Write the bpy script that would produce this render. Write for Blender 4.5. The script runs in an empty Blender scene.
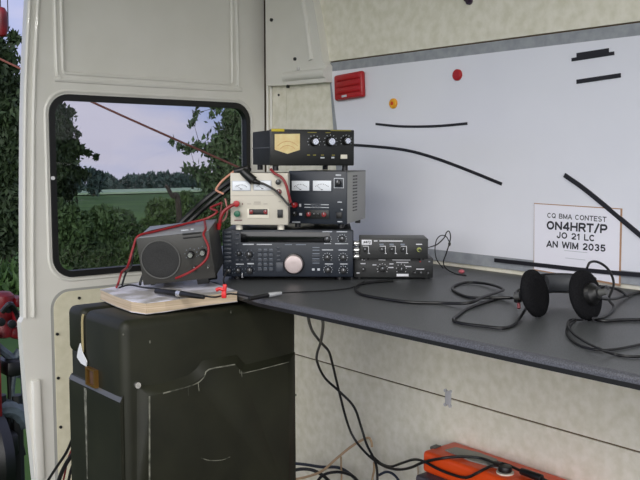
import bpy, bmesh, math, random
from mathutils import Vector, Matrix, Euler
random.seed(7)
PI = math.pi
S = bpy.context.scene
COL = S.collection

# ------------------------------------------------------------------ camera, world, lights, exposure
F = 866.0
CAM = Vector((0, 0, 1.06))
_Y = Vector((-718, -83, F)).normalized()
_X = Vector((1053, -80, F)); _X = (_X - _Y * _X.dot(_Y)).normalized()
_Z = _X.cross(_Y)
if _Z.y > 0: _Z = -_Z
cam_d = bpy.data.cameras.new('camera'); cam = bpy.data.objects.new('camera', cam_d); COL.objects.link(cam)
cam_d.sensor_width = 36; cam_d.lens = F / 640 * 36; cam_d.clip_end = 2000
def _w(v): return Vector((_X.dot(v), _Y.dot(v), _Z.dot(v)))
_r, _u, _b = _w(Vector((1, 0, 0))), _w(Vector((0, -1, 0))), _w(Vector((0, 0, -1)))
m = Matrix((( _r.x, _u.x, _b.x, CAM.x), (_r.y, _u.y, _b.y, CAM.y), (_r.z, _u.z, _b.z, CAM.z), (0, 0, 0, 1)))
cam.matrix_world = m
S.camera = cam
S.view_settings.view_transform = 'Standard'; S.view_settings.look = 'None'
S.view_settings.gamma = 1; S.view_settings.use_curve_mapping = False
S.view_settings.exposure = 0.22

W = bpy.data.worlds.new('evening_sky'); S.world = W; W.use_nodes = True
nt = W.node_tree; nt.nodes.clear()
out = nt.nodes.new('ShaderNodeOutputWorld'); bg = nt.nodes.new('ShaderNodeBackground')
tc = nt.nodes.new('ShaderNodeTexCoord'); mp = nt.nodes.new('ShaderNodeMapping'); mp.inputs['Scale'].default_value = (1.0, 1.0, 4.0)
ns = nt.nodes.new('ShaderNodeTexNoise'); ns.inputs['Scale'].default_value = 2.6; ns.inputs['Detail'].default_value = 5
rp = nt.nodes.new('ShaderNodeValToRGB')
rp.color_ramp.elements[0].position = .42; rp.color_ramp.elements[0].color = (.41, .52, .90, 1)
rp.color_ramp.elements[1].position = .6; rp.color_ramp.elements[1].color = (.78, .75, .93, 1)
nt.links.new(tc.outputs['Generated'], mp.inputs['Vector']); nt.links.new(mp.outputs[0], ns.inputs['Vector'])
nt.links.new(ns.outputs['Fac'], rp.inputs['Fac']); nt.links.new(rp.outputs['Color'], bg.inputs['Color'])
bg.inputs['Strength'].default_value = 0.76
nt.links.new(bg.outputs[0], out.inputs[0])

sd = bpy.data.lights.new('low_veiled_sun', 'SUN'); sun = bpy.data.objects.new('low_veiled_sun', sd); COL.objects.link(sun)
sd.energy = 3.5; sd.angle = math.radians(75); sd.color = (1.0, .98, .92)
sun.rotation_euler = Vector((.72, .66, -.16)).to_track_quat('-Z', 'Y').to_euler()

# ------------------------------------------------------------------ pixel -> point helpers
def ray(x, y): return _w(Vector(((x - 320) / F, (y - 240) / F, 1)))
def zp(x, y, z): d = ray(x, y); return CAM + d * ((z - CAM.z) / d.z)
def xp(x, y, X): d = ray(x, y); return CAM + d * (X / d.x)
def yp(x, y, Y): d = ray(x, y); return CAM + d * (Y / d.y)
def dp(x, y, D): return CAM + ray(x, y) * D          # camera depth D

# ------------------------------------------------------------------ materials
def lin(c):
    c /= 255.0
    return c / 12.92 if c <= .04045 else ((c + .055) / 1.055) ** 2.4
def rgb(r, g, b): return (lin(r), lin(g), lin(b), 1)
MATS = {}
def mat(name, col, rough=.5, metal=0, spec=.5, noise=None, col2=None, bump=0, ramp=(.35, .65), detail=4, mapscale=None, coat=0):
    M = bpy.data.materials.new(name); M.use_nodes = True
    n = M.node_tree; p = n.nodes['Principled BSDF']
    p.inputs['Base Color'].default_value = col; p.inputs['Roughness'].default_value = rough
    p.inputs['Metallic'].default_value = metal; p.inputs['Specular IOR Level'].default_value = spec
    if coat: p.inputs['Coat Weight'].default_value = coat
    if noise:
        t = n.nodes.new('ShaderNodeTexCoord'); x = n.nodes.new('ShaderNodeTexNoise')
        x.inputs['Scale'].default_value = noise; x.inputs['Detail'].default_value = detail
        if mapscale:
            mm = n.nodes.new('ShaderNodeMapping'); mm.inputs['Scale'].default_value = mapscale
            n.links.new(t.outputs['Object'], mm.inputs['Vector']); n.links.new(mm.outputs[0], x.inputs['Vector'])
        else: n.links.new(t.outputs['Object'], x.inputs['Vector'])
        r = n.nodes.new('ShaderNodeValToRGB')
        r.color_ramp.elements[0].position = ramp[0]; r.color_ramp.elements[1].position = ramp[1]
        r.color_ramp.elements[0].color = col; r.color_ramp.elements[1].color = col2 or col
        n.links.new(x.outputs['Fac'], r.inputs['Fac']); n.links.new(r.outputs['Color'], p.inputs['Base Color'])
        if bump:
            b = n.nodes.new('ShaderNodeBump'); b.inputs['Strength'].default_value = bump; b.inputs['Distance'].default_value = .004
            n.links.new(x.outputs['Fac'], b.inputs['Height']); n.links.new(b.outputs[0], p.inputs['Normal'])
    MATS[name] = M
    return M
m_paint = mat('white_van_paint', rgb(214, 212, 204), .32, noise=7, col2=rgb(219, 217, 210), coat=.15)
m_clad = mat('mottled_cream_cladding', rgb(219, 215, 196), .6, noise=34, col2=rgb(234, 230, 216), bump=.04, detail=5, ramp=(.34, .64))
m_panel = mat('cream_hardboard', rgb(208, 203, 178), .55, noise=30, col2=rgb(218, 213, 190))
m_seam = mat('brown_gap', rgb(96, 80, 60), .8)
m_board = mat('whiteboard_enamel', rgb(224, 225, 233), .22, noise=3, col2=rgb(229, 230, 237))
m_border = mat('grey_sealant_border', rgb(140, 144, 150), .5, noise=40, col2=rgb(156, 160, 165))
m_table = mat('grey_laminate', rgb(60, 62, 63), .42, noise=420, col2=rgb(82, 84, 86), detail=2, ramp=(.4, .62))
m_edge = mat('laminate_nose', rgb(62, 63, 68), .45, noise=420, col2=rgb(88, 89, 96), detail=2, ramp=(.4, .62))
m_dark = mat('black_edge_band', rgb(22, 22, 24), .5)
m_black = mat('black_plastic', rgb(13, 13, 14), .42)
m_rubber = mat('black_rubber', rgb(9, 10, 12), .5)
m_foam = mat('black_foam', rgb(18, 18, 20), .95, spec=.1, noise=300, col2=rgb(27, 27, 29), bump=.3)
m_cable = mat('black_cable', rgb(12, 12, 14), .45)
m_navy = mat('dark_bluegrey_case', rgb(26, 33, 44), .42)
m_navy2 = mat('bluegrey_button', rgb(46, 52, 62), .4)
m_disp = mat('dark_display_glass', rgb(6, 7, 10), .12)
m_print = mat('pale_panel_print', rgb(186, 190, 196), .5)
m_printd = mat('dim_panel_print', rgb(112, 120, 132), .5)
m_dial = mat('satin_dial', rgb(186, 172, 170), .35, metal=.25)
m_knob = mat('dark_knob', rgb(20, 21, 24), .35)
m_silver = mat('bright_metal', rgb(215, 215, 215), .25, metal=.9)
m_beige = mat('beige_enamel', rgb(198, 192, 178), .4)
m_cream = mat('cream_plastic', rgb(222, 216, 200), .45)
m_meter = mat('white_meter_face', rgb(226, 230, 236), .3)
m_ymeter = mat('yellow_meter_face', rgb(222, 206, 150), .3, noise=60, col2=rgb(214, 188, 130))
m_ink = mat('dark_ink', rgb(34, 36, 44), .6)
m_red = mat('red_plastic', rgb(168, 18, 26), .4)
m_redc = mat('red_wire', rgb(132, 22, 28), .45)
m_green = mat('green_plastic', rgb(22, 92, 66), .4)
m_yellow = mat('orange_yellow_plastic', rgb(226, 150, 30), .4, noise=90, col2=rgb(232, 176, 40))
m_ylogo = mat('yellow_print', rgb(190, 170, 40), .5)
m_grey = mat('grey_case_metal', rgb(158, 158, 154), .45)
m_dgrey = mat('dark_grey_case', rgb(42, 42, 41), .45, noise=200, col2=rgb(48, 48, 47))
m_mgrey = mat('mid_grey_case', rgb(82, 82, 80), .45)
m_spk = mat('warm_grey_speaker_case', rgb(54, 53, 50), .42)
m_spkt = mat('speaker_lid_sky_sheen', rgb(130, 132, 138), .3)  # sky reflection on the speaker top painted as a paler grey
m_grille = mat('speaker_grille', rgb(26, 26, 26), .7, noise=500, col2=rgb(40, 40, 40), bump=.3)
m_olive = mat('olive_crate_paint', rgb(27, 28, 19), .5, spec=.3, noise=9, col2=rgb(36, 37, 26), detail=7)
m_scuff = mat('worn_scratch', rgb(120, 120, 108), .7, noise=60, col2=rgb(48, 50, 40), ramp=(.36, .66))
m_ledge = mat('painted_ledge_light', rgb(74, 76, 78), .4)  # paler than the crate: light on the sloping top put into the colour
m_brass = mat('brass', rgb(140, 104, 52), .4, metal=.8)
m_tag = mat('white_cloth', rgb(210, 212, 214), .8)
m_tan = mat('tan_strap', rgb(150, 138, 100), .7)
m_page = mat('page_edges', rgb(206, 188, 164), .8, noise=5, col2=rgb(178, 158, 132), mapscale=(1, 1, 90))
m_cover = mat('pale_cover', rgb(160, 155, 150), .45, noise=9, col2=rgb(222, 220, 230), ramp=(.44, .54))
m_card = mat('brown_card', rgb(166, 132, 104), .7)
m_paper = mat('white_paper', rgb(232, 231, 240), .7)
m_tape = mat('black_magnetic_tape', rgb(26, 26, 32), .5)
m_orange = mat('orange_plastic', rgb(226, 76, 20), .4)
m_buff = mat('buff_cable', rgb(178, 150, 118), .6)
m_bluec = mat('dark_blue_cable', rgb(34, 42, 58), .5)
m_white = mat('white_plastic', rgb(216, 216, 220), .4)
m_floor = mat('worn_grey_van_floor', rgb(92, 88, 82), .7, noise=20, col2=rgb(112, 106, 98))
m_ropem = mat('orange_rope', rgb(128, 72, 58), .7)
m_skin_or = mat('orange_white_wire', rgb(198, 140, 116), .5)
m_redmach = mat('red_machine_paint', rgb(126, 14, 22), .4, noise=14, col2=rgb(84, 8, 16), detail=6)
m_steel = mat('blue_grey_pipe', rgb(92, 104, 112), .45, noise=30, col2=rgb(72, 82, 88))
m_bark = mat('dark_bark', rgb(48, 42, 34), .9, noise=30, col2=rgb(66, 58, 48))
def leafmat(name, a, b, sc=3):
    return mat(name, a, .6, spec=.25, noise=sc, col2=b, detail=3)
m_leafd = leafmat('dark_leaves', rgb(31, 43, 27), rgb(56, 72, 45), 2.5)
m_bush = leafmat('bush_leaves', rgb(42, 58, 34), rgb(74, 96, 58), 1.6)
m_leafm = leafmat('hedge_leaves', rgb(46, 62, 36), rgb(82, 104, 58), 2.2)
m_leafs = leafmat('willow_leaves', rgb(50, 66, 42), rgb(78, 98, 64), 3)
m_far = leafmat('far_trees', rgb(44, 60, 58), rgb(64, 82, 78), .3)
m_field = mat('green_field', rgb(50, 76, 38), .9, spec=.1, noise=.12, col2=rgb(84, 110, 56), detail=9)
m_pale = mat('pale_crop', rgb(136, 158, 130), .9, spec=.1, noise=.2, col2=rgb(156, 174, 148))
m_grass = leafmat('grass', rgb(44, 68, 34), rgb(70, 96, 48), .8)
# window glass
m_glass = bpy.data.materials.new('window_glass'); m_glass.use_nodes = True
n = m_glass.node_tree; n.nodes.clear()
o = n.nodes.new('ShaderNodeOutputMaterial'); mx = n.nodes.new('ShaderNodeMixShader'); tr = n.nodes.new('ShaderNodeBsdfTransparent')
gl = n.nodes.new('ShaderNodeBsdfGlossy'); gl.inputs['Roughness'].default_value = .03; tr.inputs['Color'].default_value = (.86, .87, .87, 1)
mx.inputs[0].default_value = .012; n.links.new(tr.outputs[0], mx.inputs[1]); n.links.new(gl.outputs[0], mx.inputs[2]); n.links.new(mx.outputs[0], o.inputs[0])

# ------------------------------------------------------------------ mesh helpers
class MB:
    def __init__(s): s.bm = bmesh.new()
    def _merge(s, b, M=None):
        if M is not None: bmesh.ops.transform(b, matrix=M, verts=b.verts)
        me = bpy.data.meshes.new('t'); b.to_mesh(me); b.free(); s.bm.from_mesh(me); bpy.data.meshes.remove(me)
    def box(s, x0, x1, y0, y1, z0, z1, bev=0, seg=2, M=None):
        b = bmesh.new(); bmesh.ops.create_cube(b, size=1)
        for v in b.verts: v.co = Vector(((x0 + x1) / 2 + v.co.x * (x1 - x0), (y0 + y1) / 2 + v.co.y * (y1 - y0), (z0 + z1) / 2 + v.co.z * (z1 - z0)))
        if bev: bmesh.ops.bevel(b, geom=b.edges[:], offset=bev, segments=seg, profile=.5, affect='EDGES')
        s._merge(b, M); return s
    def cyl(s, p0, p1, r0, r1=None, seg=24, bev=0):
        p0, p1 = Vector(p0), Vector(p1); r1 = r0 if r1 is None else r1
        b = bmesh.new(); L = (p1 - p0).length
        bmesh.ops.create_cone(b, cap_ends=True, cap_tris=False, segments=seg, radius1=r0, radius2=r1, depth=L)
        if bev:
            e = [e for e in b.edges if abs(e.verts[0].co.z - e.verts[1].co.z) < 1e-6]
            bmesh.ops.bevel(b, geom=e, offset=bev, segments=2, profile=.5, affect='EDGES')
        q = Vector((0, 0, 1)).rotation_difference((p1 - p0).normalized())
        s._merge(b, Matrix.Translation((p0 + p1) / 2) @ q.to_matrix().to_4x4()); return s
    def ell(s, c, rx, ry, rz, seg=24, M=None):
        b = bmesh.new(); bmesh.ops.create_uvsphere(b, u_segments=seg, v_segments=seg // 2, radius=1)
        T = Matrix.Translation(c) @ (M or Matrix()) @ Matrix.Diagonal((rx, ry, rz, 1))
        s._merge(b, T); return s
    def lathe(s, prof, seg=32, M=None):           # prof (r, h) around Z
        b = bmesh.new(); rings = []
        for r, h in prof:
            rings.append([b.verts.new((r * math.cos(2 * PI * i / seg), r * math.sin(2 * PI * i / seg), h)) for i in range(seg)])
        for a, c in zip(rings, rings[1:]):
            for i in range(seg): b.faces.new((a[i], a[(i + 1) % seg], c[(i + 1) % seg], c[i]))
        b.faces.new(rings[0][::-1]); b.faces.new(rings[-1])
        s._merge(b, M); return s
    def tube(s, pts, r, seg=8, sub=6, smooth=True, flat=1.0):
        pts = [Vector(p) for p in pts]
        if smooth and len(pts) > 2:
            q = []
            ext = [pts[0] * 2 - pts[1]] + pts + [pts[-1] * 2 - pts[-2]]
            for i in range(1, len(ext) - 2):
                a, b_, c, d = ext[i - 1:i + 3]
                for k in range(sub):
                    t = k / sub
                    q.append(.5 * ((2 * b_) + (c - a) * t + (2 * a - 5 * b_ + 4 * c - d) * t * t + (3 * b_ - a - 3 * c + d) * t ** 3))
            q.append(pts[-1]); pts = q
        b = bmesh.new(); rings = []; T0 = (pts[1] - pts[0]).normalized()
        N = T0.orthogonal().normalized()
        if abs(T0.z) < .95: N = (Vector((0, 0, 1)) - T0 * T0.z).normalized()
        for i, p in enumerate(pts):
            T = (pts[min(i + 1, len(pts) - 1)] - pts[max(i - 1, 0)])
            if T.length < 1e-9: T = T0
            T = T.normalized(); N = (N - T * N.dot(T)).normalized(); B = T.cross(N)
            rr = r(i / (len(pts) - 1)) if callable(r) else r
            rings.append([b.verts.new(p + N * rr * flat * math.cos(2 * PI * k / seg) + B * rr * math.sin(2 * PI * k / seg)) for k in range(seg)])
        for a, c in zip(rings, rings[1:]):
            for k in range(seg): b.faces.new((a[k], a[(k + 1) % seg], c[(k + 1) % seg], c[k]))
        b.faces.new(rings[0][::-1]); b.faces.new(rings[-1])
        s._merge(b); return s
    def prism(s, poly, f0, f1):                    # poly of 3d-generating tuples: f0(p), f1(p)
        b = bmesh.new(); A = [b.verts.new(f0(p)) for p in poly]; B = [b.verts.new(f1(p)) for p in poly]
        n_ = len(poly); b.faces.new(A[::-1]); b.faces.new(B)
        for i in range(n_): b.faces.new((A[i], A[(i + 1) % n_], B[(i + 1) % n_], B[i]))
        s._merge(b); return s
    def plate(s, outer, holes, f0, f1):            # polygon with holes, given thickness
        b = bmesh.new(); loops = []
        for lp in [outer] + holes:
            vs = [b.verts.new((p[0], p[1], 0)) for p in lp]
            loops.append([b.edges.new((vs[i], vs[(i + 1) % len(vs)])) for i in range(len(vs))])
        bmesh.ops.triangle_fill(b, edges=[e for l in loops for e in l], use_beauty=True, use_dissolve=False)
        r = bmesh.ops.extrude_face_region(b, geom=b.faces[:])
        top = {v for v in r['geom'] if isinstance(v, bmesh.types.BMVert)}
        for v in b.verts:
            p = (v.co.x, v.co.y); v.co = Vector(f1(p)) if v in top else Vector(f0(p))
        s._merge(b); return s
    def obj(s, name, m, parent=None, smooth=True, angle=35):
        bmesh.ops.remove_doubles(s.bm, verts=s.bm.verts, dist=1e-6)
        bmesh.ops.recalc_face_normals(s.bm, faces=s.bm.faces)
        me = bpy.data.meshes.new(name); s.bm.to_mesh(me); s.bm.free()
        me.materials.append(m)
        if smooth:
            for p in me.polygons: p.use_smooth = True
            me.set_sharp_from_angle(angle=math.radians(angle))
        o = bpy.data.objects.new(name, me); COL.objects.link(o)
        if parent: o.parent = parent
        return o
def empty(name, loc=(0, 0, 0), rot=(0, 0, 0)):
    o = bpy.data.objects.new(name, None); COL.objects.link(o); o.location = loc; o.rotation_euler = rot; o.empty_display_size = .05
    return o
def tag(o, label, cat, group=None, kind=None):
    o['label'] = label; o['category'] = cat
    if group: o['group'] = group
    if kind: o['kind'] = kind
    return o
def struct(o, label=None, cat=None):
    o['kind'] = 'structure'
    if label: o['label'] = label
    if cat: o['category'] = cat
    return o
def rrect(x0, x1, y0, y1, r, n=8):
    P = []
    for cx, cy, a in ((x1 - r, y1 - r, 0), (x0 + r, y1 - r, 90), (x0 + r, y0 + r, 180), (x1 - r, y0 + r, 270)):
        for k in range(n + 1):
            t = math.radians(a + 90 * k / n); P.append((cx + r * math.cos(t), cy + r * math.sin(t)))
    return P
Zc = CAM.z
# ------------------------------------------------------------------ setting: van shell
WX, DY, ZT = 1.94, 2.67, .74
FZ = -.15
struct(MB().box(-.9, 2.02, -1.2, 2.75, FZ - .06, FZ).obj('floor', m_floor), 'worn grey load floor of the van', 'floor')
struct(MB().box(-.9, 2.02, -1.2, 2.75, 2.02, 2.06).obj('ceiling', m_paint), 'white metal roof inside the van', 'ceiling')
wr = MB(); wr.box(WX + .004, WX + .05, -1.2, 2.75, FZ, 2.02)
wr = struct(wr.obj('wall_right', m_seam), 'right side wall of the van clad in mottled cream sheets', 'wall')
zs = Zc - .724; zb = Zc + .326
MB().box(WX, WX + .004, -1.2, DY, FZ, zs - .0025).obj('cladding_sheet', m_clad, wr)
MB().box(WX, WX + .004, -1.2, 2.543, zs + .0025, zb - .002).obj('cladding_sheet', m_clad, wr)
MB().box(WX, WX + .004, 2.5445, DY, zs + .0025, zb - .002).obj('cladding_sheet', m_clad, wr)
MB().box(WX - .004, WX + .004, -1.2, 2.36, zb + .003, 2.02).obj('cladding_sheet', m_clad, wr)
# small dark hook near the top of the cladding
hk = xp(470, 1, WX - .004)
h = MB().cyl(hk + Vector((.0, 0, 0)), hk + Vector((-.008, 0, 0)), .011, seg=12)
h.tube([hk + Vector((-.006, 0, .002)), hk + Vector((-.02, 0, .001)), hk + Vector((-.028, -.006, .008))], .005)
tag(h.obj('wall_hook', mat('dark_purple_hook', rgb(56, 40, 60), .5)), 'small dark hook on the cream cladding above the whiteboard', 'hook')

# corner pillar of painted metal, with its stepped lower rail
pl_pts = [xp(x, y, 1.905) for x, y in ((264, -170), (280, -170), (306, -30), (313, 0), (318, 30), (322.5, 60), (326, 66), (326, 82), (286, 85), (266, 86))]
tp = struct(empty('trim_1'), 'white metal corner pillar between rear door and cladding', 'pillar')
pm = MB().prism(pl_pts, lambda p: (1.939, p.y, p.z), lambda p: (1.905, p.y, p.z))
pm.obj('pillar_panel', m_paint, tp)
a, b_ = xp(290, -100, 1.905), xp(306.5, 20, 1.905); c = xp(311.5, 60, 1.905)
MB().tube([a, xp(303, 0, 1.905), b_, c], .010, 10).obj('pillar_ridge', m_paint, tp)
rl = [xp(284, 77, 1.905), xp(303, 75, 1.905), xp(326, 73, 1.905)]
MB().tube(rl, .013, 12, flat=1.3).obj('pillar_rail', m_paint, tp)
for q in ((272, 20), (295.5, 59), (299, 69), (288.5, 86.5)):
    p = xp(*q, 1.905)
    MB().cyl((1.907, p.y, p.z), (1.899, p.y, p.z), .006, seg=10).obj('screw', m_black if q[1] != 69 else m_silver, tp)
p = xp(279, 95, WX)
MB().cyl((WX + .001, p.y, p.z), (WX - .003, p.y, p.z), .0045, seg=10).obj('screw', m_dark, wr)
# upright metal edge strip between door and cladding
sp = MB()
for xx in (267.5, 271):
    q0, q1 = xp(xx, 84, WX - .005), xp(xx, 150, WX - .005)
    sp.cyl((WX - .004, q0.y, .60), (WX - .004, q0.y, q0.z), .005, seg=10)
struct(sp.obj('trim_2', m_paint), 'thin white upright edge strip in the rear corner', 'trim')

# rear door ---------------------------------------------------------------
door = struct(empty('door_1', (0, 0, 0)), 'white painted rear van door with a rubber framed window', 'door')
edge_px = ((30, -40), (28, 0), (25, 60), (23.3, 120), (22.8, 200), (22.8, 260), (23.8, 318))
left = [yp(x, y, DY) for x, y in edge_px]
low_px = ((21, 323), (23, 350), (27, 400), (35, 480), (39, 520))
low = [yp(x, y, DY) for x, y in low_px]
outer = [(p.x, p.z) for p in left] + [(p.x, p.z) for p in low]
outer = [(outer[0][0] + .02, 1.98)] + outer + [(outer[-1][0] + .02, FZ + .02), (1.932, FZ + .02), (1.932, 1.98)]
WIN = (1.105, 1.852, Zc - .374, Zc + .19)
hole = rrect(WIN[0], WIN[1], WIN[2], WIN[3], .055)
REC = (1.145, 1.79, Zc + .268, 1.93)
rec = rrect(*REC, .012, 5)
d = MB().plate(outer, [hole, rec], lambda p: (p[0], DY + .035, p[1]), lambda p: (p[0], DY, p[1]))
d.obj('door_skin', m_paint, door, angle=30)
# recessed upper panel with a rolled bead round it
MB().plate(rrect(REC[0] - .01, REC[1] + .01, REC[2] - .01, REC[3] + .01, .02, 5), [], lambda p: (p[0], DY + .03, p[1]), lambda p: (p[0], DY + .010, p[1])).obj('recessed_panel', m_paint, door)
bd = MB(); lp = [Vector((x, DY + .002, z)) for x, z in rec]
bd.tube(lp + [lp[0]], .0065, 8, smooth=False)
bl = [Vector((1.128, DY, 1.95)), Vector((1.122, DY, Zc + .33)), Vector((1.135, DY, Zc + .255)), Vector((1.17, DY, Zc + .246)), Vector((1.775, DY, Zc + .248)), Vector((1.806, DY, Zc + .262)), Vector((1.815, DY, Zc + .32)), Vector((1.80, DY, 1.95))]
bd.tube(bl, .007, 8, flat=.8)
bd.obj('panel_bead', m_paint, door)
# window bead
MB().tube([Vector((x, DY, z)) for x, z in rrect(WIN[0] - .05, WIN[1] + .05, WIN[2] - .045, WIN[3] + .045, .10)][0:0] or
          [Vector((x, DY + .003, z)) for x, z in (rrect(WIN[0] - .022, WIN[1] + .022, WIN[2] - .022, WIN[3] + .022, .075) + rrect(WIN[0] - .022, WIN[1] + .022, WIN[2] - .022, WIN[3] + .022, .075)[:1])], .007, 8, smooth=False).obj('window_flange', m_paint, door)
# edge strip along the opening side and its lower pull rail
ed = MB(); ed.tube([Vector((p.x + .030, DY - .001, p.z)) for p in left], .008, 8, sub=4); ed.tube([Vector((p.x + .004, DY - .001, p.z)) for p in left], .007, 8, sub=4)
ed.obj('edge_bead', m_paint, door)
hr = MB(); hr.box(-.014, .014, -.016, .004, -.33, 0, .006)
h0 = yp(31, 380, DY); ho = hr.obj('pull_rail', m_paint, door); ho.location = (h0.x + .012, DY, h0.z); ho.rotation_euler = (0, math.radians(-1), 0)
# cream lower panel
MB().plate(rrect(1.092, 1.88, FZ + .06, Zc - .432, .055), [], lambda p: (p[0], DY + .002, p[1]), lambda p: (p[0], DY - .004, p[1])).obj('lower_panel', m_panel, door)
MB().plate(rrect(1.082, 1.89, FZ + .05, Zc - .424, .062), [rrect(1.092, 1.88, FZ + .06, Zc - .432, .055)], lambda p: (p[0], DY + .002, p[1]), lambda p: (p[0], DY - .0015, p[1])).obj('panel_edge', m_grey, door)
for q in ((79, 298), (57, 334), (58, 378), (60.5, 427)):
    p = yp(*q, DY - .004); MB().cyl((p.x, DY - .003, p.z), (p.x, DY - .008, p.z), .005, seg=10).obj('screw', m_dark, door)
# window
win = struct(empty('window_1'), 'rear door window with a black rubber gasket', 'window')
g0 = rrect(WIN[0] - .012, WIN[1] + .010, WIN[2] - .012, WIN[3] + .012, .066); g1 = rrect(WIN[0] + .007, WIN[1] - .007, WIN[2] + .008, WIN[3] - .008, .048)
gk = MB().plate(g0, [g1], lambda p: (p[0], DY + .022, p[1]), lambda p: (p[0], DY - .007, p[1]))
gk.obj('gasket', m_rubber, win, smooth=False)
MB().plate(rrect(WIN[0] + .005, WIN[1] - .005, WIN[2] + .005, WIN[3] - .005, .05), [], lambda p: (p[0], DY + .012, p[1]), lambda p: (p[0], DY + .007, p[1])).obj('pane', m_glass, win)
p = yp(51, 178, DY); MB().cyl((p.x, DY - .012, p.z), (p.x, DY - .018, p.z), .006, seg=10).obj('gasket_clip', m_white, win)
# added strip lamp, unseen above the frame, to brighten the upper walls
cf = tag(empty('added_fill_lamp', (.15, .75, 2.02)), 'added unseen fill lamp on the van roof above the camera', 'lamp')
MB().box(-.07, .07, -.62, .62, -.035, -.0005, .008).obj('fill_lamp_housing', m_white, cf)
md_ = bpy.data.materials.new('fill_lamp_diffuser'); md_.use_nodes = True
pb_ = md_.node_tree.nodes['Principled BSDF']; pb_.inputs['Emission Color'].default_value = (1, .97, .92, 1); pb_.inputs['Emission Strength'].default_value = 4
MB().box(-.055, .055, -.60, .60, -.050, -.034, .006).obj('fill_lamp_diffuser', md_, cf)
ad = bpy.data.lights.new('added_fill_light', 'AREA'); ad.shape = 'RECTANGLE'; ad.size = .14; ad.size_y = 1.2; ad.energy = 20; ad.color = (1, .98, .95)
ao_ = bpy.data.objects.new('added_fill_light', ad); COL.objects.link(ao_); ao_.location = (.15, .75, 1.962)
# ------------------------------------------------------------------ whiteboard and what is stuck on it
BX = WX - .008
wb = tag(empty('whiteboard', (WX, 1.2, Zc)), 'large white magnetic whiteboard with grey border on the right wall', 'whiteboard')
def rel(o, par):      # parent keeping world coordinates of the mesh
    o.parent = par; o.matrix_parent_inverse = Matrix.Translation(par.location).inverted() if par.rotation_euler == Euler((0, 0, 0)) else par.matrix_world.inverted(); return o
oL = xp(330.2, 64, WX); oLb = xp(334.3, 122, WX)
sl = (oLb.y - oL.y) / (oLb.z - oL.z)
zt, zbt = Zc + .324, Zc - .308
def by(z): return oL.y + sl * (z - oL.z)
ob = [(by(zt), zt), (by(zbt), zbt), (-.4, zbt), (-.4, zt)]
iL = xp(332, 73, WX); iLb = xp(338, 122, WX); si = (iLb.y - iL.y) / (iLb.z - iL.z)
def iy(z): return iL.y + si * (z - iL.z)
z1, z0 = Zc + .294, Zc - .275
ib = [(iy(z1), z1), (iy(z0), z0), (-.38, z0), (-.38, z1)]
rel(MB().plate(ob, [], lambda p: (WX - .0002, p[0], p[1]), lambda p: (BX + .001, p[0], p[1])).obj('board_border', m_border, smooth=False), wb)
rel(MB().plate(ib, [], lambda p: (BX + .003, p[0], p[1]), lambda p: (BX, p[0], p[1])).obj('writing_surface', m_board, smooth=False), wb)
def strip(px, w, label, t=.0025, X=BX):
    pts = [xp(x, y, X) for x, y in px]
    if len(pts) > 2:
        ext = [pts[0] * 2 - pts[1]] + pts + [pts[-1] * 2 - pts[-2]]; q = []
        for i in range(1, len(ext) - 2):
            a, b, c, d = ext[i - 1:i + 3]
            for k in range(6):
                s_ = k / 6; q.append(.5 * (2 * b + (c - a) * s_ + (2 * a - 5 * b + 4 * c - d) * s_ ** 2 + (3 * b - a - 3 * c + d) * s_ ** 3))
        pts = q + [pts[-1]]
    L, R = [], []
    for i, p in enumerate(pts):
        T = (pts[min(i + 1, len(pts) - 1)] - pts[max(i - 1, 0)]).normalized(); N = Vector((0, -T.z, T.y))
        L.append(p + N * w / 2); R.append(p - N * w / 2)
    poly = L + R[::-1]
    cx = sum(poly, Vector()) / len(poly)
    o = MB().prism([q - Vector((0, cx.y, cx.z)) for q in poly], lambda q: (0, q.y, q.z), lambda q: (-t, q.y, q.z)).obj('magnetic_strip', m_tape, smooth=False)
    o.location = (X, cx.y, cx.z)
    return tag(o, label, 'magnetic strip', 'black magnetic strips on the whiteboard')
strip(((376, 124), (400, 126.3), (425, 126.5), (445, 125.6), (467.5, 123.5)), .0075, 'slightly sagging black strip high on the whiteboard under the orange magnet')
strip(((345, 144.5), (375, 146.5), (405, 150), (432, 157), (465, 169), (502, 184)), .0088, 'long curved black strip drooping from behind the topmost radio box')
strip(((572, 59.8), (614.5, 53.2)), .0085, 'thin black strip under a shorter thick one at upper right of the whiteboard')
strip(((577, 55.3), (609, 50.4)), .011, 'short thick black strip, topmost of the strips at upper right')
strip(((577, 81.8), (621, 75.3)), .0105, 'short black strip alone below the stacked pair at upper right', t=.003)
strip(((565, 175), (590, 193), (650, 243)), .0115, 'straight black strip slanting down across the corner of the call sign notice', t=.004)
strip(((495, 260), (540, 265), (590, 270.5), (660, 276.5)), .0105, 'straight black strip along the bottom of the whiteboard behind the headphones', t=.004, X=BX - .003)
def disc(px, r, m_, label):
    p = xp(*px, BX); o = MB().lathe([(r, 0), (r, .006), (r * .85, .009), (r * .3, .009)], 24, Matrix.Rotation(-PI / 2, 4, 'Y')).obj('round_magnet', m_); o.location = (BX, p.y, p.z)
    return tag(o, label, 'magnet', 'round magnets on the whiteboard')
disc((458, 75), .0165, m_red, 'round red magnet at the top of the whiteboard')
dm = disc((394, 103.5), .0158, m_yellow, 'round orange-yellow magnet with a red spot on the whiteboard')
MB().cyl((-.009, 0, 0), (-.0102, 0, 0), .006, seg=12).obj('red_spot', mat('red_spot', rgb(206, 70, 24), .5), dm)
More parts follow.
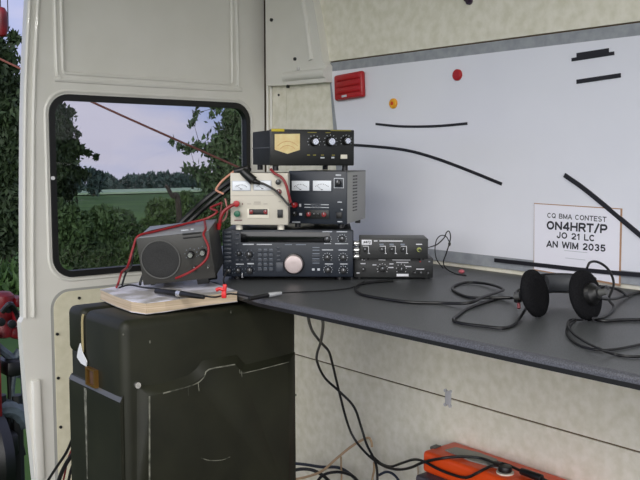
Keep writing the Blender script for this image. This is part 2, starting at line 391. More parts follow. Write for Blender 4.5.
# red ribbed eraser
e0 = xp(351.8, 86.5, BX); er = empty('board_eraser', (BX, e0.y, e0.z), (math.radians(-3), 0, 0))
tag(er, 'red ribbed board eraser stuck at the top left corner of the whiteboard', 'eraser')
MB().box(-.02, 0, -.070, .070, -.042, .043, .008, 3).obj('back_plate', m_red, er)
mr = MB()
for zz in (.029, .008, -.013): mr.box(-.0245, -.015, -.066, .052, zz - .0092, zz + .0092, .004)
mr.box(-.0235, -.015, -.066, .052, -.040, -.024, .003)
mr.obj('ribbed_grip', m_red, er)
MB().box(-.0250, -.0235, .000, .024, -.035, -.028).obj('maker_label', m_print, er)

# call sign notice
c_px = [(534.5, 203), (622.5, 208.5), (620.5, 286), (534, 270)]
PX = BX - .0012
cp = [xp(x, y, BX) for x, y in c_px]
org = sum(cp, Vector()) / 4
no = tag(empty('call_sign_notice', (BX, org.y, org.z)), 'white paper notice reading ON4HRT/P on brown card, fixed low on the whiteboard', 'notice')
MB().prism(cp, lambda p: (0, p.y - org.y, p.z - org.z), lambda p: (-.002, p.y - org.y, p.z - org.z)).obj('card_backing', m_card, no, smooth=False)
pp = [xp(x, y, BX) for x, y in ((535.0, 203.9), (620.8, 209.4), (619.2, 283.5), (534.7, 269))]
MB().prism(pp, lambda p: (-.002, p.y - org.y, p.z - org.z), lambda p: (-.003, p.y - org.y, p.z - org.z)).obj('paper_sheet', m_paper, no, smooth=False)
def text_mesh(s, m_, offset=.0):
    cu = bpy.data.curves.new('txt', 'FONT'); cu.body = s; cu.size = 1; cu.offset = offset; cu.extrude = .0; cu.resolution_u = 4
    to = bpy.data.objects.new('txt', cu); COL.objects.link(to)
    dg = bpy.context.evaluated_depsgraph_get(); me = bpy.data.meshes.new_from_object(to.evaluated_get(dg))
    bpy.data.objects.remove(to); bpy.data.curves.remove(cu)
    me.materials.clear(); me.materials.append(m_)
    xs = [v.co.x for v in me.vertices]; ys = [v.co.y for v in me.vertices]
    x0, x1, y0, y1 = min(xs), max(xs), min(ys), max(ys)
    for v in me.vertices: v.co = Vector(((v.co.x - x0) / (x1 - x0), (v.co.y - y0) / (y1 - y0), 0))
    return me
def _arc(cx, cy, rx, ry, a0, a1, n=12):
    return [(cx + rx * math.cos(math.radians(a0 + (a1 - a0) * i / n)), cy + ry * math.sin(math.radians(a0 + (a1 - a0) * i / n))) for i in range(n + 1)]
GL = {'C': (1, [_arc(.5, .5, .42, .42, 48, 312, 16)]), 'O': (1.06, [_arc(.53, .5, .44, .42, 0, 360, 24)]),
 'Q': (1.06, [_arc(.53, .5, .44, .42, 0, 360, 24), [(.62, .32), (.98, .02)]]),
 'B': (.92, [[(.1, .08), (.1, .92)], [(.1, .92), (.5, .92)] + _arc(.52, .72, .28, .20, 90, -90, 8) + [(.1, .52)], [(.5, .52)] + _arc(.55, .30, .30, .22, 90, -90, 8) + [(.1, .08)]]),
 'M': (1.1, [[(.1, .02), (.1, .92), (.55, .10), (1.0, .92), (1.0, .02)]]), 'A': (1, [[(.04, .02), (.5, .95), (.96, .02)], [(.2, .30), (.8, .30)]]),
 'N': (1, [[(.1, .02), (.1, .92), (.9, .08), (.9, .98)]]), 'T': (.9, [[(.02, .92), (.88, .92)], [(.45, .92), (.45, .02)]]),
 'E': (.85, [[(.82, .92), (.1, .92), (.1, .08), (.82, .08)], [(.1, .5), (.74, .5)]]),
 'S': (.92, [_arc(.46, .71, .34, .21, 35, 270, 12) + _arc(.46, .29, .36, .21, 90, -145, 12)]),
 'H': (1, [[(.1, .02), (.1, .98)], [(.9, .02), (.9, .98)], [(.1, .5), (.9, .5)]]),
 'R': (.96, [[(.1, .02), (.1, .92), (.55, .92)] + _arc(.58, .69, .28, .23, 90, -90, 8) + [(.1, .46)], [(.52, .46), (.9, .02)]]),
 'P': (.9, [[(.1, .02), (.1, .92), (.55, .92)] + _arc(.56, .67, .28, .25, 90, -90, 8) + [(.1, .42)]]),
 '/': (.6, [[(.05, -.04), (.55, 1.02)]]), 'J': (.75, [[(.6, .98), (.6, .32)] + _arc(.34, .32, .26, .25, 0, -180, 8)]),
 'L': (.8, [[(.1, .98), (.1, .08), (.78, .08)]]), 'W': (1.35, [[(.04, .98), (.34, .06), (.68, .94), (1.0, .06), (1.31, .98)]]), 'I': (.24, [[(.12, .02), (.12, .98)]]),
 '4': (.9, [[(.66, .02), (.66, .95), (.06, .28), (.88, .28)]]), '1': (.5, [[(.08, .72), (.36, .94), (.36, .02)]]),
 '2': (.88, [_arc(.43, .66, .33, .26, 160, -30, 10) + [(.10, .08), (.82, .08)]]), '0': (.92, [_arc(.46, .5, .36, .42, 0, 360, 20)]),
 '3': (.88, [_arc(.42, .72, .31, .20, 150, -90, 10) + _arc(.42, .30, .34, .22, 90, -150, 10)]),
 '5': (.88, [[(.76, .92), (.2, .92), (.14, .50)] + _arc(.44, .33, .34, .25, 130, -150, 12)]), ' ': (.5, [])}
def notice_line(s, bl, br, hpx, wt_, m_=m_ink):
    a, b = xp(*bl, BX), xp(*br, BX); t = xp(bl[0], bl[1] - hpx, BX); H = t.z - a.z
    tot = sum(GL[c][0] + .16 for c in s) - .16; L = a.y - b.y; sx = L / tot
    x0 = 0; mb_ = MB(); lay = 0
    for c in s:
        for st in GL[c][1]:
            pts = [Vector(((x0 + p[0]) * sx, p[1] * H, 0)) for p in st]; hw = wt_ * H / 2
            for p, q in zip(pts, pts[1:]):
                d_ = (q - p)
                if d_.length < 1e-7: continue
                d_.normalize(); n_ = Vector((-d_.y, d_.x, 0)) * hw; e_ = d_ * hw * .45; lay += 1
                h_ = -.0031 - (lay % 7) * .00002
                Q = [p - e_ + n_, p - e_ - n_, q + e_ - n_, q + e_ + n_]
                mb_.bm.faces.new([mb_.bm.verts.new((h_, a.y - v.x - org.y, a.z + v.y - org.z + (b.z - a.z) * v.x / L)) for v in Q])
        x0 += GL[c][0] + .16
    mb_.obj('printed_line', m_, no, smooth=False)
notice_line('CQ BMA CONTEST', (548, 217.6), (607, 222), 4.9, .17)
notice_line('ON4HRT/P', (547.5, 229), (607.5, 233.2), 8.0, .24)
notice_line('JO 21 LC', (557.5, 237.8), (595.5, 241.3), 6.0, .22)
notice_line('AN WIM 2035', (547.3, 246.8), (606, 251.6), 6.4, .22)
fm = MB()
for a, b in (((565, 250.5), (588, 252.5)), ((566, 258), (586, 259.8))):
    A, B = xp(*a, BX), xp(*b, BX); fm.box(-.0033, -.003, B.y - org.y, A.y - org.y, (A.z + B.z) / 2 - org.z - .0008, (A.z + B.z) / 2 - org.z + .0008)
fm.obj('fine_print', m_print, no)

# clear cable clip across the wall seam
q = xp(448.5, 398, WX); cc = tag(empty('cable_clip', (WX, q.y, q.z)), 'small clear plastic clip across the cladding seam below the worktop', 'clip')
cb = MB(); cb.box(-.003, 0, -.012, .012, -.022, .022, .001)
for sy in (-1, 1):
    for sz in (-1, 1): cb.cyl((0, sy * .010, sz * .022), (-.006, sy * .010, sz * .022), .005, seg=10)
cb.obj('clip_body', mat('clear_plastic', rgb(186, 186, 190), .3), cc)

# ------------------------------------------------------------------ worktop
wt = tag(empty('worktop', (1.5, 1.4, ZT)), 'long speckled dark grey laminate worktop along the right wall', 'worktop')
path = [Vector((1.178, -.3, 0)), Vector((1.146, 1.615, 0)), Vector((1.200, 1.92, 0)), Vector((1.50, DY - .006, 0))]
inw = []
for i in range(4):
    ns_ = [Vector((-(q - p).y, (q - p).x, 0)).normalized() * -1 for p, q in zip(path[max(0, i - 1):i + 1 if i else 1], path[max(1, i):i + 2])] if False else []
    dirs = []
    if i > 0: dirs.append((path[i] - path[i - 1]).normalized())
    if i < 3: dirs.append((path[i + 1] - path[i]).normalized())
    nn = sum((Vector((d_.y, -d_.x, 0)) for d_ in dirs), Vector()).normalized(); inw.append(nn)
def loop(off): return [(p + n_ * off) for p, n_ in zip(path, inw)]
top = loop(.012); poly = [(p.x, p.y) for p in top] + [(WX - .002, DY - .006), (WX - .002, -.3)]
rel(MB().prism(poly, lambda p: (p[0], p[1], ZT - .018), lambda p: (p[0], p[1], ZT)).obj('laminate_top', m_table, smooth=False), wt)
def edge_strip(prof, name, m_):
    b = bmesh.new(); rows = [[b.verts.new((p.x, p.y, ZT + h)) for p in loop(o_)] for o_, h in prof]
    for a, c in zip(rows, rows[1:] + rows[:1]):
        for i in range(3): b.faces.new((a[i], a[i + 1], c[i + 1], c[i]))
    b.faces.new([r[0] for r in rows]); b.faces.new([r[3] for r in rows])
    x = MB(); x.bm.free(); x.bm = b; rel(x.obj(name, m_, angle=60), wt)
edge_strip([(.0121, 0), (.007, -.0006), (.003, -.003), (.0006, -.007), (0, -.0125), (.0121, -.0125)], 'rounded_nose', m_edge)
edge_strip([(-.0005, -.0125), (-.0005, -.0205), (.0121, -.0205), (.0121, -.0125)], 'edge_band', m_dark)

# ------------------------------------------------------------------ device builder
class Dev:
    def __init__(s, name, label, cat, loc, rz, W_, H_, D_, px, rx=0, ry=0):
        s.r = tag(empty(name, loc, (rx, ry, rz)), label, cat); s.W, s.H, s.D, s.px = W_, H_, D_, px; s.marks = MB(); s.dim = MB(); s.nm = s.nd = 0
    def f(s, x, y):
        x0, y0, x1, y1 = s.px
        return (x - x0) / (x1 - x0) * s.W, (y1 - y) / (y1 - y0) * s.H
    def k(s): return s.W / (s.px[2] - s.px[0])
    def knob(s, x, y, rp, m_=None, dep=.014, cap=None, name='knob'):
        u, w = s.f(x, y); r = rp * s.k()
        o = MB().cyl((u, .001, w), (u, -dep, w), r, r * .88, 20, r * .12).obj(name, m_ or m_knob, s.r)
        if cap: MB().cyl((u, -dep + .001, w), (u, -dep - .0015, w), r * .62, seg=16).obj('cap', cap, o)
        else: MB().box(u - r * .10, u + r * .10, -dep - .0008, -dep + .001, w + r * .15, w + r * .8).obj('pointer', m_print, o)
        return o
    def blk(s, x0, y0, x1, y1, m_, name, d0=-.003, d1=.002, bev=.0006):
        u0, w1 = s.f(x0, y0); u1, w0 = s.f(x1, y1)
        return MB().box(u0, u1, d0, d1, w0, w1, bev).obj(name, m_, s.r)
    def mark(s, x0, y0, x1, y1, dim=False):
        u0, w1 = s.f(x0, y0); u1, w0 = s.f(x1, y1)
        (s.dim if dim else s.marks).box(u0, u1, -.0009, .0004, w0, w1)
        if dim: s.nd += 1
        else: s.nm += 1
    def done(s, mk=None, md=None):
        if s.nm: s.marks.obj('panel_markings', mk or m_print, s.r)
        if s.nd: s.dim.obj('panel_markings', md or m_printd, s.r)
    def feet(s, h, m_=m_black, r=.008, inset=.02):
        for x in (inset, s.W - inset):
            for y in (inset, s.D - inset):
                MB().cyl((x, y, .0005), (x, y, -h), r, seg=14).obj('foot', m_, s.r)
def arc_marks(d, x, y, r, n=7, dim=False, a0=-210, a1=30):
    for i in range(n):
        t = math.radians(a0 + (a1 - a0) * i / (n - 1)); cx, cy = x + r * math.cos(t), y + r * math.sin(t)
        d.mark(cx - .35, cy - .35, cx + .35, cy + .35, dim)

# transceiver --------------------------------------------------------------
P0, P1 = zp(222.7, 276, ZT + .012), zp(353.3, 276.5, ZT + .012)
RZ = math.atan2(P1.y - P0.y, P1.x - P0.x)
W_ = math.hypot(P1.x - P0.x, P1.y - P0.y); H_ = 46.5 * (P0 - CAM).dot(Vector(-_b)) / F
ts = Dev('radio_transceiver', 'wide dark blue-grey radio transceiver with big pale tuning dial, lowest in the stack', 'radio', P0, RZ, W_, H_, .30, (222.7, 230, 353.3, 276))
mb = MB(); mb.box(.004, W_ - .004, .016, .30, .0, H_ - .002, .003); mb.obj('case', m_black, ts.r)
MB().box(0, W_, 0, .018, -.002, H_, .004).obj('front_panel', m_navy, ts.r)
ts.feet(.012, r=.011, inset=.035)
ts.blk(241, 232, 330, 242.5, m_disp, 'display', -.0015)
ts.mark(243, 243.9, 254, 244.9); ts.mark(257, 244, 272, 244.9); ts.mark(285, 244.2, 292, 244.9, 1); ts.mark(296, 244.2, 306, 244.9, 1)
dl = ts.f(294, 263.5); k = ts.k()
tdo = MB().lathe([(9.4 * k, 0), (9.4 * k, .012), (8.6 * k, .018), (7.5 * k, .019), (2 * k, .0185)], 40, Matrix.Translation((dl[0], 0, dl[1])) @ Matrix.Rotation(PI / 2, 4, 'X')).obj('tuning_dial', m_dial, ts.r)
MB().lathe([(10.6 * k, 0), (10.6 * k, .004), (9.5 * k, .006)], 40, Matrix.Translation((dl[0], 0, dl[1])) @ Matrix.Rotation(PI / 2, 4, 'X')).obj('dial_skirt', m_knob, ts.r)
for i in range(8): ts.blk(224.2, 231.8 + i * 4.05, 231.5, 234.3 + i * 4.05, m_navy2, 'button', -.003)
for i in range(8): ts.mark(225.4, 232.2 + i * 4.05, 230.6, 232.9 + i * 4.05, 1)
for i, y in enumerate((234, 239, 244)): ts.blk(235.5, y - 1, 239, y + 1, m_navy2, 'button', -.003)
ts.mark(235.8, 238.8, 238.6, 239.6)
for j in range(5):
    for i in range(3): ts.blk(258 + i * 5.6, 250 + j * 4.6, 262 + i * 5.6, 252.6 + j * 4.6, m_navy2, 'button', -.003)
for j in range(5):
    for i in range(3): ts.mark(258.4 + i * 5.6, 248.9 + j * 4.6, 261.5 + i * 5.6, 249.5 + j * 4.6, 1)
for y in (247, 251, 255, 259): ts.blk(277, y, 280.5, y + 2, m_navy2, 'button', -.003)
ts.blk(276.2, 262.2, 283.3, 271.5, m_navy2, 'arrow_keypad', -.003)
for a in ((279.2, 263, 280.3, 265), (279.2, 268.8, 280.3, 270.8), (276.9, 266.4, 278.6, 267.4), (281, 266.4, 282.8, 267.4)): ts.mark(*a)
for (x, y, r) in ((249.5, 254.5, 3.2), (229, 270.8, 2.6), (238.5, 270.3, 2.7), (250, 270.3, 3.2), (239.5, 253.5, 2.2)):
    ts.knob(x, y, r); arc_marks(ts, x, y, r + 1.5, 6, True)
for (x, y) in ((237.3, 260), (242, 260), (248, 259.8), (252.5, 259.8)): ts.blk(x - 1.3, y - .9, x + 1.3, y + .9, m_navy2, 'button', -.003)
ts.mark(236, 263.7, 244, 264.5); ts.mark(247.5, 263, 254, 264.2)
for (x, y, r) in ((327, 239, 3.1), (342, 238.7, 3.1), (327.3, 257.3, 3.2), (343, 257.3, 3.2), (328, 269.5, 3.0), (343.3, 270, 3.2)):
    ts.knob(x, y, r); arc_marks(ts, x, y, r + 1.2, 9, False)
for (x0, x1, y) in ((322.5, 332, 231.7), (336.5, 347, 231.7), (324, 331, 243.4), (335, 348, 243.5), (322, 333, 249.7), (338.5, 347, 249.7), (325, 333, 263.6), (340, 347.5, 263.6)): ts.mark(x0, y - .45, x1, y + .45)
for y in (247.3, 250, 253.5, 258.5, 262.8): ts.mark(312.5, y - .4, 319.5, y + .4, 1)
for y in (255, 260): ts.blk(312, y, 320, y + 2, m_navy2, 'button', -.003)
for x in (313.4, 318.7): ts.blk(x - 1.3, 268, x + 1.3, 270.2, m_print, 'button', -.003)
# metal microphone stub under the panel and bright plugs on the right flank
u, w = ts.f(242.5, 277); MB().cyl((u, -.006, w - .001), (u, -.006, w + .012), .0022, seg=10).obj('microphone_stub', m_silver, ts.r)
for y, r in ((244, .0075), (250.5, .009), (257, .008)):
    u, w = ts.f(352, y); MB().cyl((W_ - .003, .02, w), (W_ + .016, .02, w), r * .8, r, 14, .001).obj('side_plug', m_silver, ts.r)
ts.done()
def tsloc(u, v, z): return ts.r.matrix_world @ Vector((u, v, z))
bpy.context.view_layer.update()

# beige power supply ---------------------------------------------------------
zb_ = ZT + .012 + H_ + .0005
b0 = zp(230.6, 224.4, zb_ + .015)
k_ = .349 / 130
d0 = (b0 - CAM).dot(Vector(-_b)); kk = d0 / F / .997
bw, bh = 57.5 * kk, 50.8 * kk
ps = Dev('bench_power_supply', 'beige bench power supply with two white meters standing on the transceiver', 'power supply', (b0.x, b0.y, zb_ + .015), RZ, bw, bh, .21, (230.5, 172, 290.5, 225.5))
MB().box(0, bw, .006, .21, 0, bh, .003).obj('case', m_beige, ps.r)
MB().box(.0, bw, 0, .007, -.001, bh + .001, .002).obj('front_panel', m_beige, ps.r)
ps.feet(.0148, m_cream, .009, .02)
def meter(d, x0, y0, x1, y1, m_=m_meter, fr=m_print):
    d.blk(x0 - .8, y0 - .8, x1 + .8, y1 + .8, fr, 'meter_frame', -.002)
    o = d.blk(x0, y0, x1, y1, m_, 'meter', -.003)
    cx, cy = (x0 + x1) / 2, y1 + 3; b = MB(); R = (y1 - y0) * .95
    for i in range(9):
        t = math.radians(-130 + 80 * i / 8); u, w = d.f(cx + R * math.cos(t), cy + R * math.sin(t)); b.box(u - .0006, u + .0006, -.0038, -.0028, w - .0013, w + .0013)
    u, w = d.f(cx, y1 - 1.2); b.box(u - .0025, u + .0025, -.0038, -.0028, w - .0008, w + .0008)
    u0, w0 = d.f(cx - 5, y1 - 3.2); b.tube([(u, -.0034, w), (u0, -.0034, w0 + .004)], .0004, 5)
    b.obj('scale', m_ink if m_ is m_meter else mat('brown_scale', rgb(150, 90, 60), .6), o)
meter(ps, 233, 180.5, 251, 189.5); meter(ps, 255.2, 180, 272.5, 189)
ps.knob(280.3, 181, 3.0); ps.knob(281, 191, 2.9, mat('brown_red_knob', rgb(104, 40, 38), .4))
ps.blk(279.3, 209.8, 285, 218.3, m_black, 'power_switch', -.004)
ps.blk(248, 209, 270.5, 218.8, m_cream, 'terminal_frame', -.003)
ps.blk(250, 209.2, 269.2, 215.2, m_black, 'terminal_strip', -.004)
for x in (252.2, 267): ps.knob(x, 212.2, 2.3, mat('dark_red_terminal', rgb(130, 30, 34), .4), .008, name='terminal')
for (a, b) in ((248, 252), (254.5, 262), (265, 269)): ps.mark(a, 203.5, b, 204.3, 1)
ps.mark(255, 201.5, 262, 202.5, 1); ps.mark(234.5, 220.5, 242.5, 221.8); ps.mark(242.5, 203, 243.6, 205); ps.mark(280.5, 201, 283, 202, 1)
ps.mark(231.5, 195.0, 276, 195.4, 1)
ps.done(mat('grey_brown_print', rgb(120, 92, 88), .6), mat('faint_print', rgb(168, 160, 150), .6))

# dark power supply ------------------------------------------------------------
c0 = zp(288.5, 221.5, zb_ + .012); c0 = tsloc(.169, .075, 0); c0.z = zb_ + .012
dd = (c0 - CAM).dot(Vector(-_b)); kk = dd / F
dw, dh = 60 * kk, 51.5 * kk
RZ2 = RZ - math.radians(15)
pd = Dev('bench_power_supply', 'dark blue-grey bench power supply with grey perforated side, right of the beige one', 'power supply', c0, RZ2, dw, dh, .23, (288.5, 168.5, 349.5, 222))
dcase = MB(); dcase.box(.002, dw - .002, .006, .23, 0, dh - .001, .002); dcase.obj('case', m_grey, pd.r)
MB().box(0, dw, 0, .008, -.001, dh + .001, .0025).obj('front_panel', m_navy, pd.r)
MB().box(.002, dw - .002, .008, .228, dh - .002, dh + .0005).obj('case_top', m_mgrey, pd.r)
pd.feet(.0118)
vm = MB()
for i in range(12):
    for j in range(2): vm.box(dw - .0026, dw - .0012, .075 + j * .028, .095 + j * .028, .03 + i * .0085, .0335 + i * .0085)
vm.obj('vent_holes', m_dark, pd.r)
meter(pd, 292.3, 178.3, 310.8, 188.3, fr=m_navy2); meter(pd, 314.6, 177.8, 333.6, 188.3, fr=m_navy2)
pd.blk(336.2, 175, 346.5, 185.4, m_print, 'knob_frame', -.002); pd.blk(337, 175.8, 345.7, 184.6, m_navy, 'knob_plate', -.003); pd.knob(341, 180, 3.2)
pd.mark(338, 171.3, 343.5, 172.8); pd.mark(305.5, 202, 331, 202.8); pd.mark(305.5, 205, 331, 205.7); pd.mark(312, 201, 323, 205.4, 1)
pd.mark(292.5, 220.3, 301, 221.6); pd.mark(340, 199, 344.5, 200); pd.mark(343.5, 206.5, 345.2, 207.8); pd.mark(340, 219, 345, 220)
pd.blk(306, 208, 331.5, 217, m_black, 'terminal_strip', -.003)
for x, m_ in ((310.5, 0), (316.3, 1), (320.7, 1), (326.5, 0)): pd.knob(x, 212.5, 2.6 if not m_ else 1.6, MATS['dark_red_terminal'] if not m_ else m_black, .008, name='terminal')
pd.blk(339, 210, 344.8, 216, m_black, 'power_switch', -.004)
pd.knob(295.8, 203.3, 3.0, m_red, .014, name='binding_post'); pd.knob(296, 212.5, 2.6, m_black, .012, name='binding_post')
pd.mark(300, 202, 302, 205); pd.mark(300, 211.5, 303, 214)
pd.done(md=m_navy2)

# antenna tuner on top ---------------------------------------------------------
zt_ = max(zb_ + .015 + bh, zb_ + .012 + dh) + .002
a0 = dp(270.0, 164, 2.29); a0.z = zt_ + .014
dd = (a0 - CAM).dot(Vector(-_b)); kk = dd / F
RZ3 = RZ + math.radians(18)
aw, ah = 86.5 * kk / .97, 36 * kk
at = Dev('antenna_tuner', 'black tuner box with yellow meter and three silver capped knobs, topmost in the stack', 'radio', a0, RZ3, aw, ah, .22, (270, 131, 354.5, 166.5))
MB().box(.003, aw - .003, .006, .22, 0, ah - .002, .002).obj('case', mat('charcoal_case', rgb(20, 21, 22), .6), at.r)
MB().box(0, aw, 0, .008, -.001, ah, .003).obj('front_panel', mat('black_front', rgb(17, 18, 16), .4), at.r)
MB().box(.0005, .004, .008, .218, ah * .48, ah * .51).obj('case_seam', m_mgrey, at.r)
at.feet(.0145)
mp_ = [at.f(x, y) for x, y in ((274.5, 135.8), (299.2, 135.3), (299.2, 151.2), (287, 155.2), (274.5, 151.2))]
MB().prism([at.f(x, y) for x, y in ((273.6, 135), (300, 134.5), (300, 152), (287, 156.2), (273.6, 152))], lambda p: (p[0], .001, p[1]), lambda p: (p[0], -.0015, p[1])).obj('meter_frame', m_black, at.r)
mo = MB().prism(mp_, lambda p: (p[0], .001, p[1]), lambda p: (p[0], -.0025, p[1])).obj('meter', m_ymeter, at.r)
nb = MB()
for R, y0_ in ((13, 156), (9, 156)):
    nb.tube([(at.f(287 + R * math.cos(t), y0_ + R * math.sin(t))[0], -.003, at.f(287, y0_ + R * math.sin(t))[1]) for t in [math.radians(-140 + 10 * i) for i in range(11)]], .0005, 5)
nb.obj('scale', mat('reddish_scale', rgb(190, 120, 70), .6), mo)
for x, y, r in ((313.5, 143, 4.6), (330, 142.8, 5.0), (346, 142, 4.2)): at.knob(x, y, r, m_black, .016, m_silver); arc_marks(at, x, y, r + 1.6, 9)
at.blk(340.3, 155.8, 346.6, 160, m_cream, 'push_button', -.006)
at.blk(271.5, 130.6, 284, 133.3, m_ylogo, 'maker_badge', -.0016)
for x in (308, 314, 322, 333): at.mark(x - 1.5, 155.8, x + 1.5, 156.8, 1)
at.mark(320, 158.3, 324, 159.6); at.mark(331, 158, 334, 159.6); at.mark(307, 133.5, 316, 134.3, 1); at.mark(325, 133.5, 330, 134.3, 1)
at.mark(330, 130.9, 351, 132.2, 1)
at.done(md=mat('olive_print', rgb(128, 120, 50), .6))

# two small boxes right of the transceiver ---------------------------------------
s0, s1 = zp(354, 279, ZT), zp(433, 279.3, ZT)
rs = math.atan2(s1.y - s0.y, s1.x - s0.x); sw = (s1 - s0).length; kk = (s0 - CAM).dot(Vector(-_b)) / F
lb = Dev('memory_keyer', 'lower of two small black radio accessory boxes, with a row of small knobs', 'radio accessory', (s0.x, s0.y, ZT + .004), rs, sw, 19.5 * kk, .12, (353.5, 259, 433, 278))
MB().box(0, sw, .003, .12, 0, 19.5 * kk, .002).obj('case', m_dgrey, lb.r); MB().box(0, sw, 0, .004, 0, 19.5 * kk, .0015).obj('front_panel', mat('charcoal_front', rgb(33, 34, 34), .45), lb.r)
lb.feet(.0038, inset=.015)
for x, y, r in ((362.5, 270, 2.1), (382, 269.5, 3.2), (401, 269.8, 2.8), (414.5, 273, 1.6), (420.5, 273, 1.8), (427.5, 273.5, 1.8)): lb.knob(x, y, r, m_black, .011)
arc_marks(lb, 382, 269.5, 5.2, 9); arc_marks(lb, 401, 269.5, 5, 7)
for x0, x1, y in ((361, 364.5, 260.5), (360, 365, 264.3), (378, 385, 260.6), (392, 410, 260.6), (396, 408, 263), (372, 376, 265.5), (389, 393, 264.5), (388, 393, 268), (405, 411, 267), (356, 359, 273.5), (416, 424, 269.5)): lb.mark(x0, y - .5, x1, y + .5, 0)
lb.blk(396.3, 274.2, 408.5, 276.8, m_white, 'white_label', -.001)
for x in (420, 429): lb.blk(x - .8, 261.5, x + .8, 262.7, m_red if x < 425 else m_print, 'indicator', -.002)
lb.done(m_white)
u0 = zp(360.3, 258.5, ZT + .004 + 19.5 * kk + .005); kk2 = (u0 - CAM).dot(Vector(-_b)) / F
uw, uh = 67.5 * kk2, 20 * kk2
ub = Dev('radio_filter', 'upper of two small black radio accessory boxes, with a white maker plate', 'radio accessory', (u0.x, u0.y, ZT + .004 + 19.5 * kk + .005), rs, uw, uh, .11, (360, 238, 427.5, 258))
MB().box(0, uw, .003, .11, 0, uh, .0015).obj('case', m_mgrey, ub.r); MB().box(0, uw, 0, .004, 0, uh, .001).obj('front_panel', MATS['charcoal_front'], ub.r)
ub.feet(.0047, inset=.015)
plq = ub.blk(361.3, 239.2, 371.3, 244.2, m_white, 'maker_plate', -.0015)
me = text_mesh('MFJ', m_ink, .02)
ua, wa = ub.f(363, 243.2); uc, wc = ub.f(369.8, 240.3)
for v in me.vertices: v.co = Vector((ua + v.co.x * (uc - ua) + v.co.y * .001, -.0019, wa + v.co.y * (wc - wa)))
to = bpy.data.objects.new('plate_lettering', me); COL.objects.link(to); to.parent = plq
for x in (364.5, 381.3, 391.3, 402.5):
    ub.knob(x, 248.8, 2.2, m_black if x < 370 else m_knob, .012)
    ub.mark(x - 2, 245.3, x + 3.8, 245.8); ub.mark(x + 3.4, 245.5, x + 3.9, 253); ub.mark(x + 3, 252.4, x + 5, 253.2)
ub.mark(373.5, 239.8, 377, 240.8); ub.mark(379, 239.8, 402, 240.8); ub.mark(415.5, 243, 421.5, 244)
for x in (381, 391, 402): ub.mark(x - 2, 243, x + 2.2, 244.6, 1)
u, w = ub.f(418.5, 248.8); MB().cyl((u, .001, w), (u, -.006, w), .006, seg=14).obj('headphone_socket', mat('greenish_brass', rgb(150, 156, 90), .4, metal=.5), ub.r)
ub.done(m_white)

# ------------------------------------------------------------------ crate, pad, speaker
CZ = .705
k0 = zp(121.5, 322, CZ); cx0, cy0 = k0.x, k0.y; cx1 = yp(298, 400, cy0).x; cy1 = xp(67, 310, cx0).y
cr = tag(empty('transit_crate', ((cx0 + cx1) / 2, cy0, 0)), 'large dark olive military transit crate standing at the rear door', 'crate')
ys = xp(82, 320, cx0).y; zlid = xp(68, 351, cx0).z
cl = MB(); cl.box(cx0, cx1, cy0, ys - .002, FZ, CZ, .022, 4); rel(cl.obj('crate_body', m_olive, angle=60), cr)
cl = MB(); cl.box(cx0 - .001, cx1 + .001, ys + .002, cy1, zlid, CZ, .018, 4); cl.box(cx0 + .004, cx1, ys - .01, cy1 - .008, FZ, zlid + .01, .008)
rel(cl.obj('lid', m_olive, angle=60), cr)
rel(MB().tube([(cx0 + .0005, ys, xp(82, 352, cx0).z), (cx0 + .0005, ys, CZ - .03), (cx0 + .004, ys, CZ - .012)], .003, 6, sub=2).obj('seam_strip', m_tan), cr)
# raised panel on the left face with sloping top
def lf(x, y): return xp(x, y, cx0)
lA, lB = lf(72, 375), lf(124, 408)
zl = (lA.z + lB.z) / 2
y0_, y1_ = cy0 + .006, cy1 - .012
lp_ = MB(); prof = [(cx0 + .003, zl + .014), (cx0 - .004, zl), (cx0 - .0045, zl - .008), (cx0 - .0045, FZ + .03), (cx0 + .003, FZ + .03)]
lp_.prism(prof, lambda p: (p[0], y0_, p[1]), lambda p: (p[0], y1_, p[1])); rel(lp_.obj('side_panel', m_olive, smooth=False), cr)
rel(MB().prism([(cx0 + .001, zl + .0102), (cx0 - .0042, zl - .0002), (cx0 - .0050, zl + .0002), (cx0 + .0002, zl + .0106)], lambda p: (p[0], y0_, p[1]), lambda p: (p[0], y1_, p[1])).obj('painted_lit_ledge', m_ledge, smooth=False), cr)  # thin pale sheet painting the lit slope of the side panel
# scratched vertical edge on the side panel
q0 = xp(85, 384, cx0 - .0045)
sc = MB().prism([(q0.y - .008, zl - .004), (q0.y + .006, zl - .004), (q0.y + .002, .30), (q0.y - .002, .30)], lambda p: (cx0 - .0044, p[0], p[1]), lambda p: (cx0 - .0050, p[0], p[1])); rel(sc.obj('scratched_edge', m_scuff), cr)
# brass buckle and white tag
qb = lf(94, 377)
bk = MB(); bk.plate([(qb.y - .024, qb.z - .021), (qb.y + .026, qb.z - .021), (qb.y + .026, qb.z + .021), (qb.y - .024, qb.z + .021)], [[(qb.y - .018, qb.z - .017), (qb.y + .018, qb.z - .017), (qb.y + .018, qb.z + .017), (qb.y - .018, qb.z + .017)]], lambda p: (cx0 + .002, p[0], p[1]), lambda p: (cx0 - .010, p[0], p[1]))
bk = rel(bk.obj('brass_catch', m_brass, smooth=False), cr); bk['label'] = 'brass catch'
ct = MB().box(cx0 - .006, cx0 + .001, qb.y - .016, qb.y + .012, qb.z - .018, qb.z + .018, .002); rel(ct.obj('catch_tongue', mat('rusty_catch', rgb(84, 58, 40), .6)), cr)
tg = [lf(*q) for q in ((82, 343), (84, 352), (88.5, 361), (88, 366), (83, 363), (79, 357), (80, 350))]
rel(MB().prism(tg, lambda p: (cx0 - .003, p.y, p.z), lambda p: (cx0 - .0055, p.y, p.z)).obj('cloth_tag', m_tag), cr)
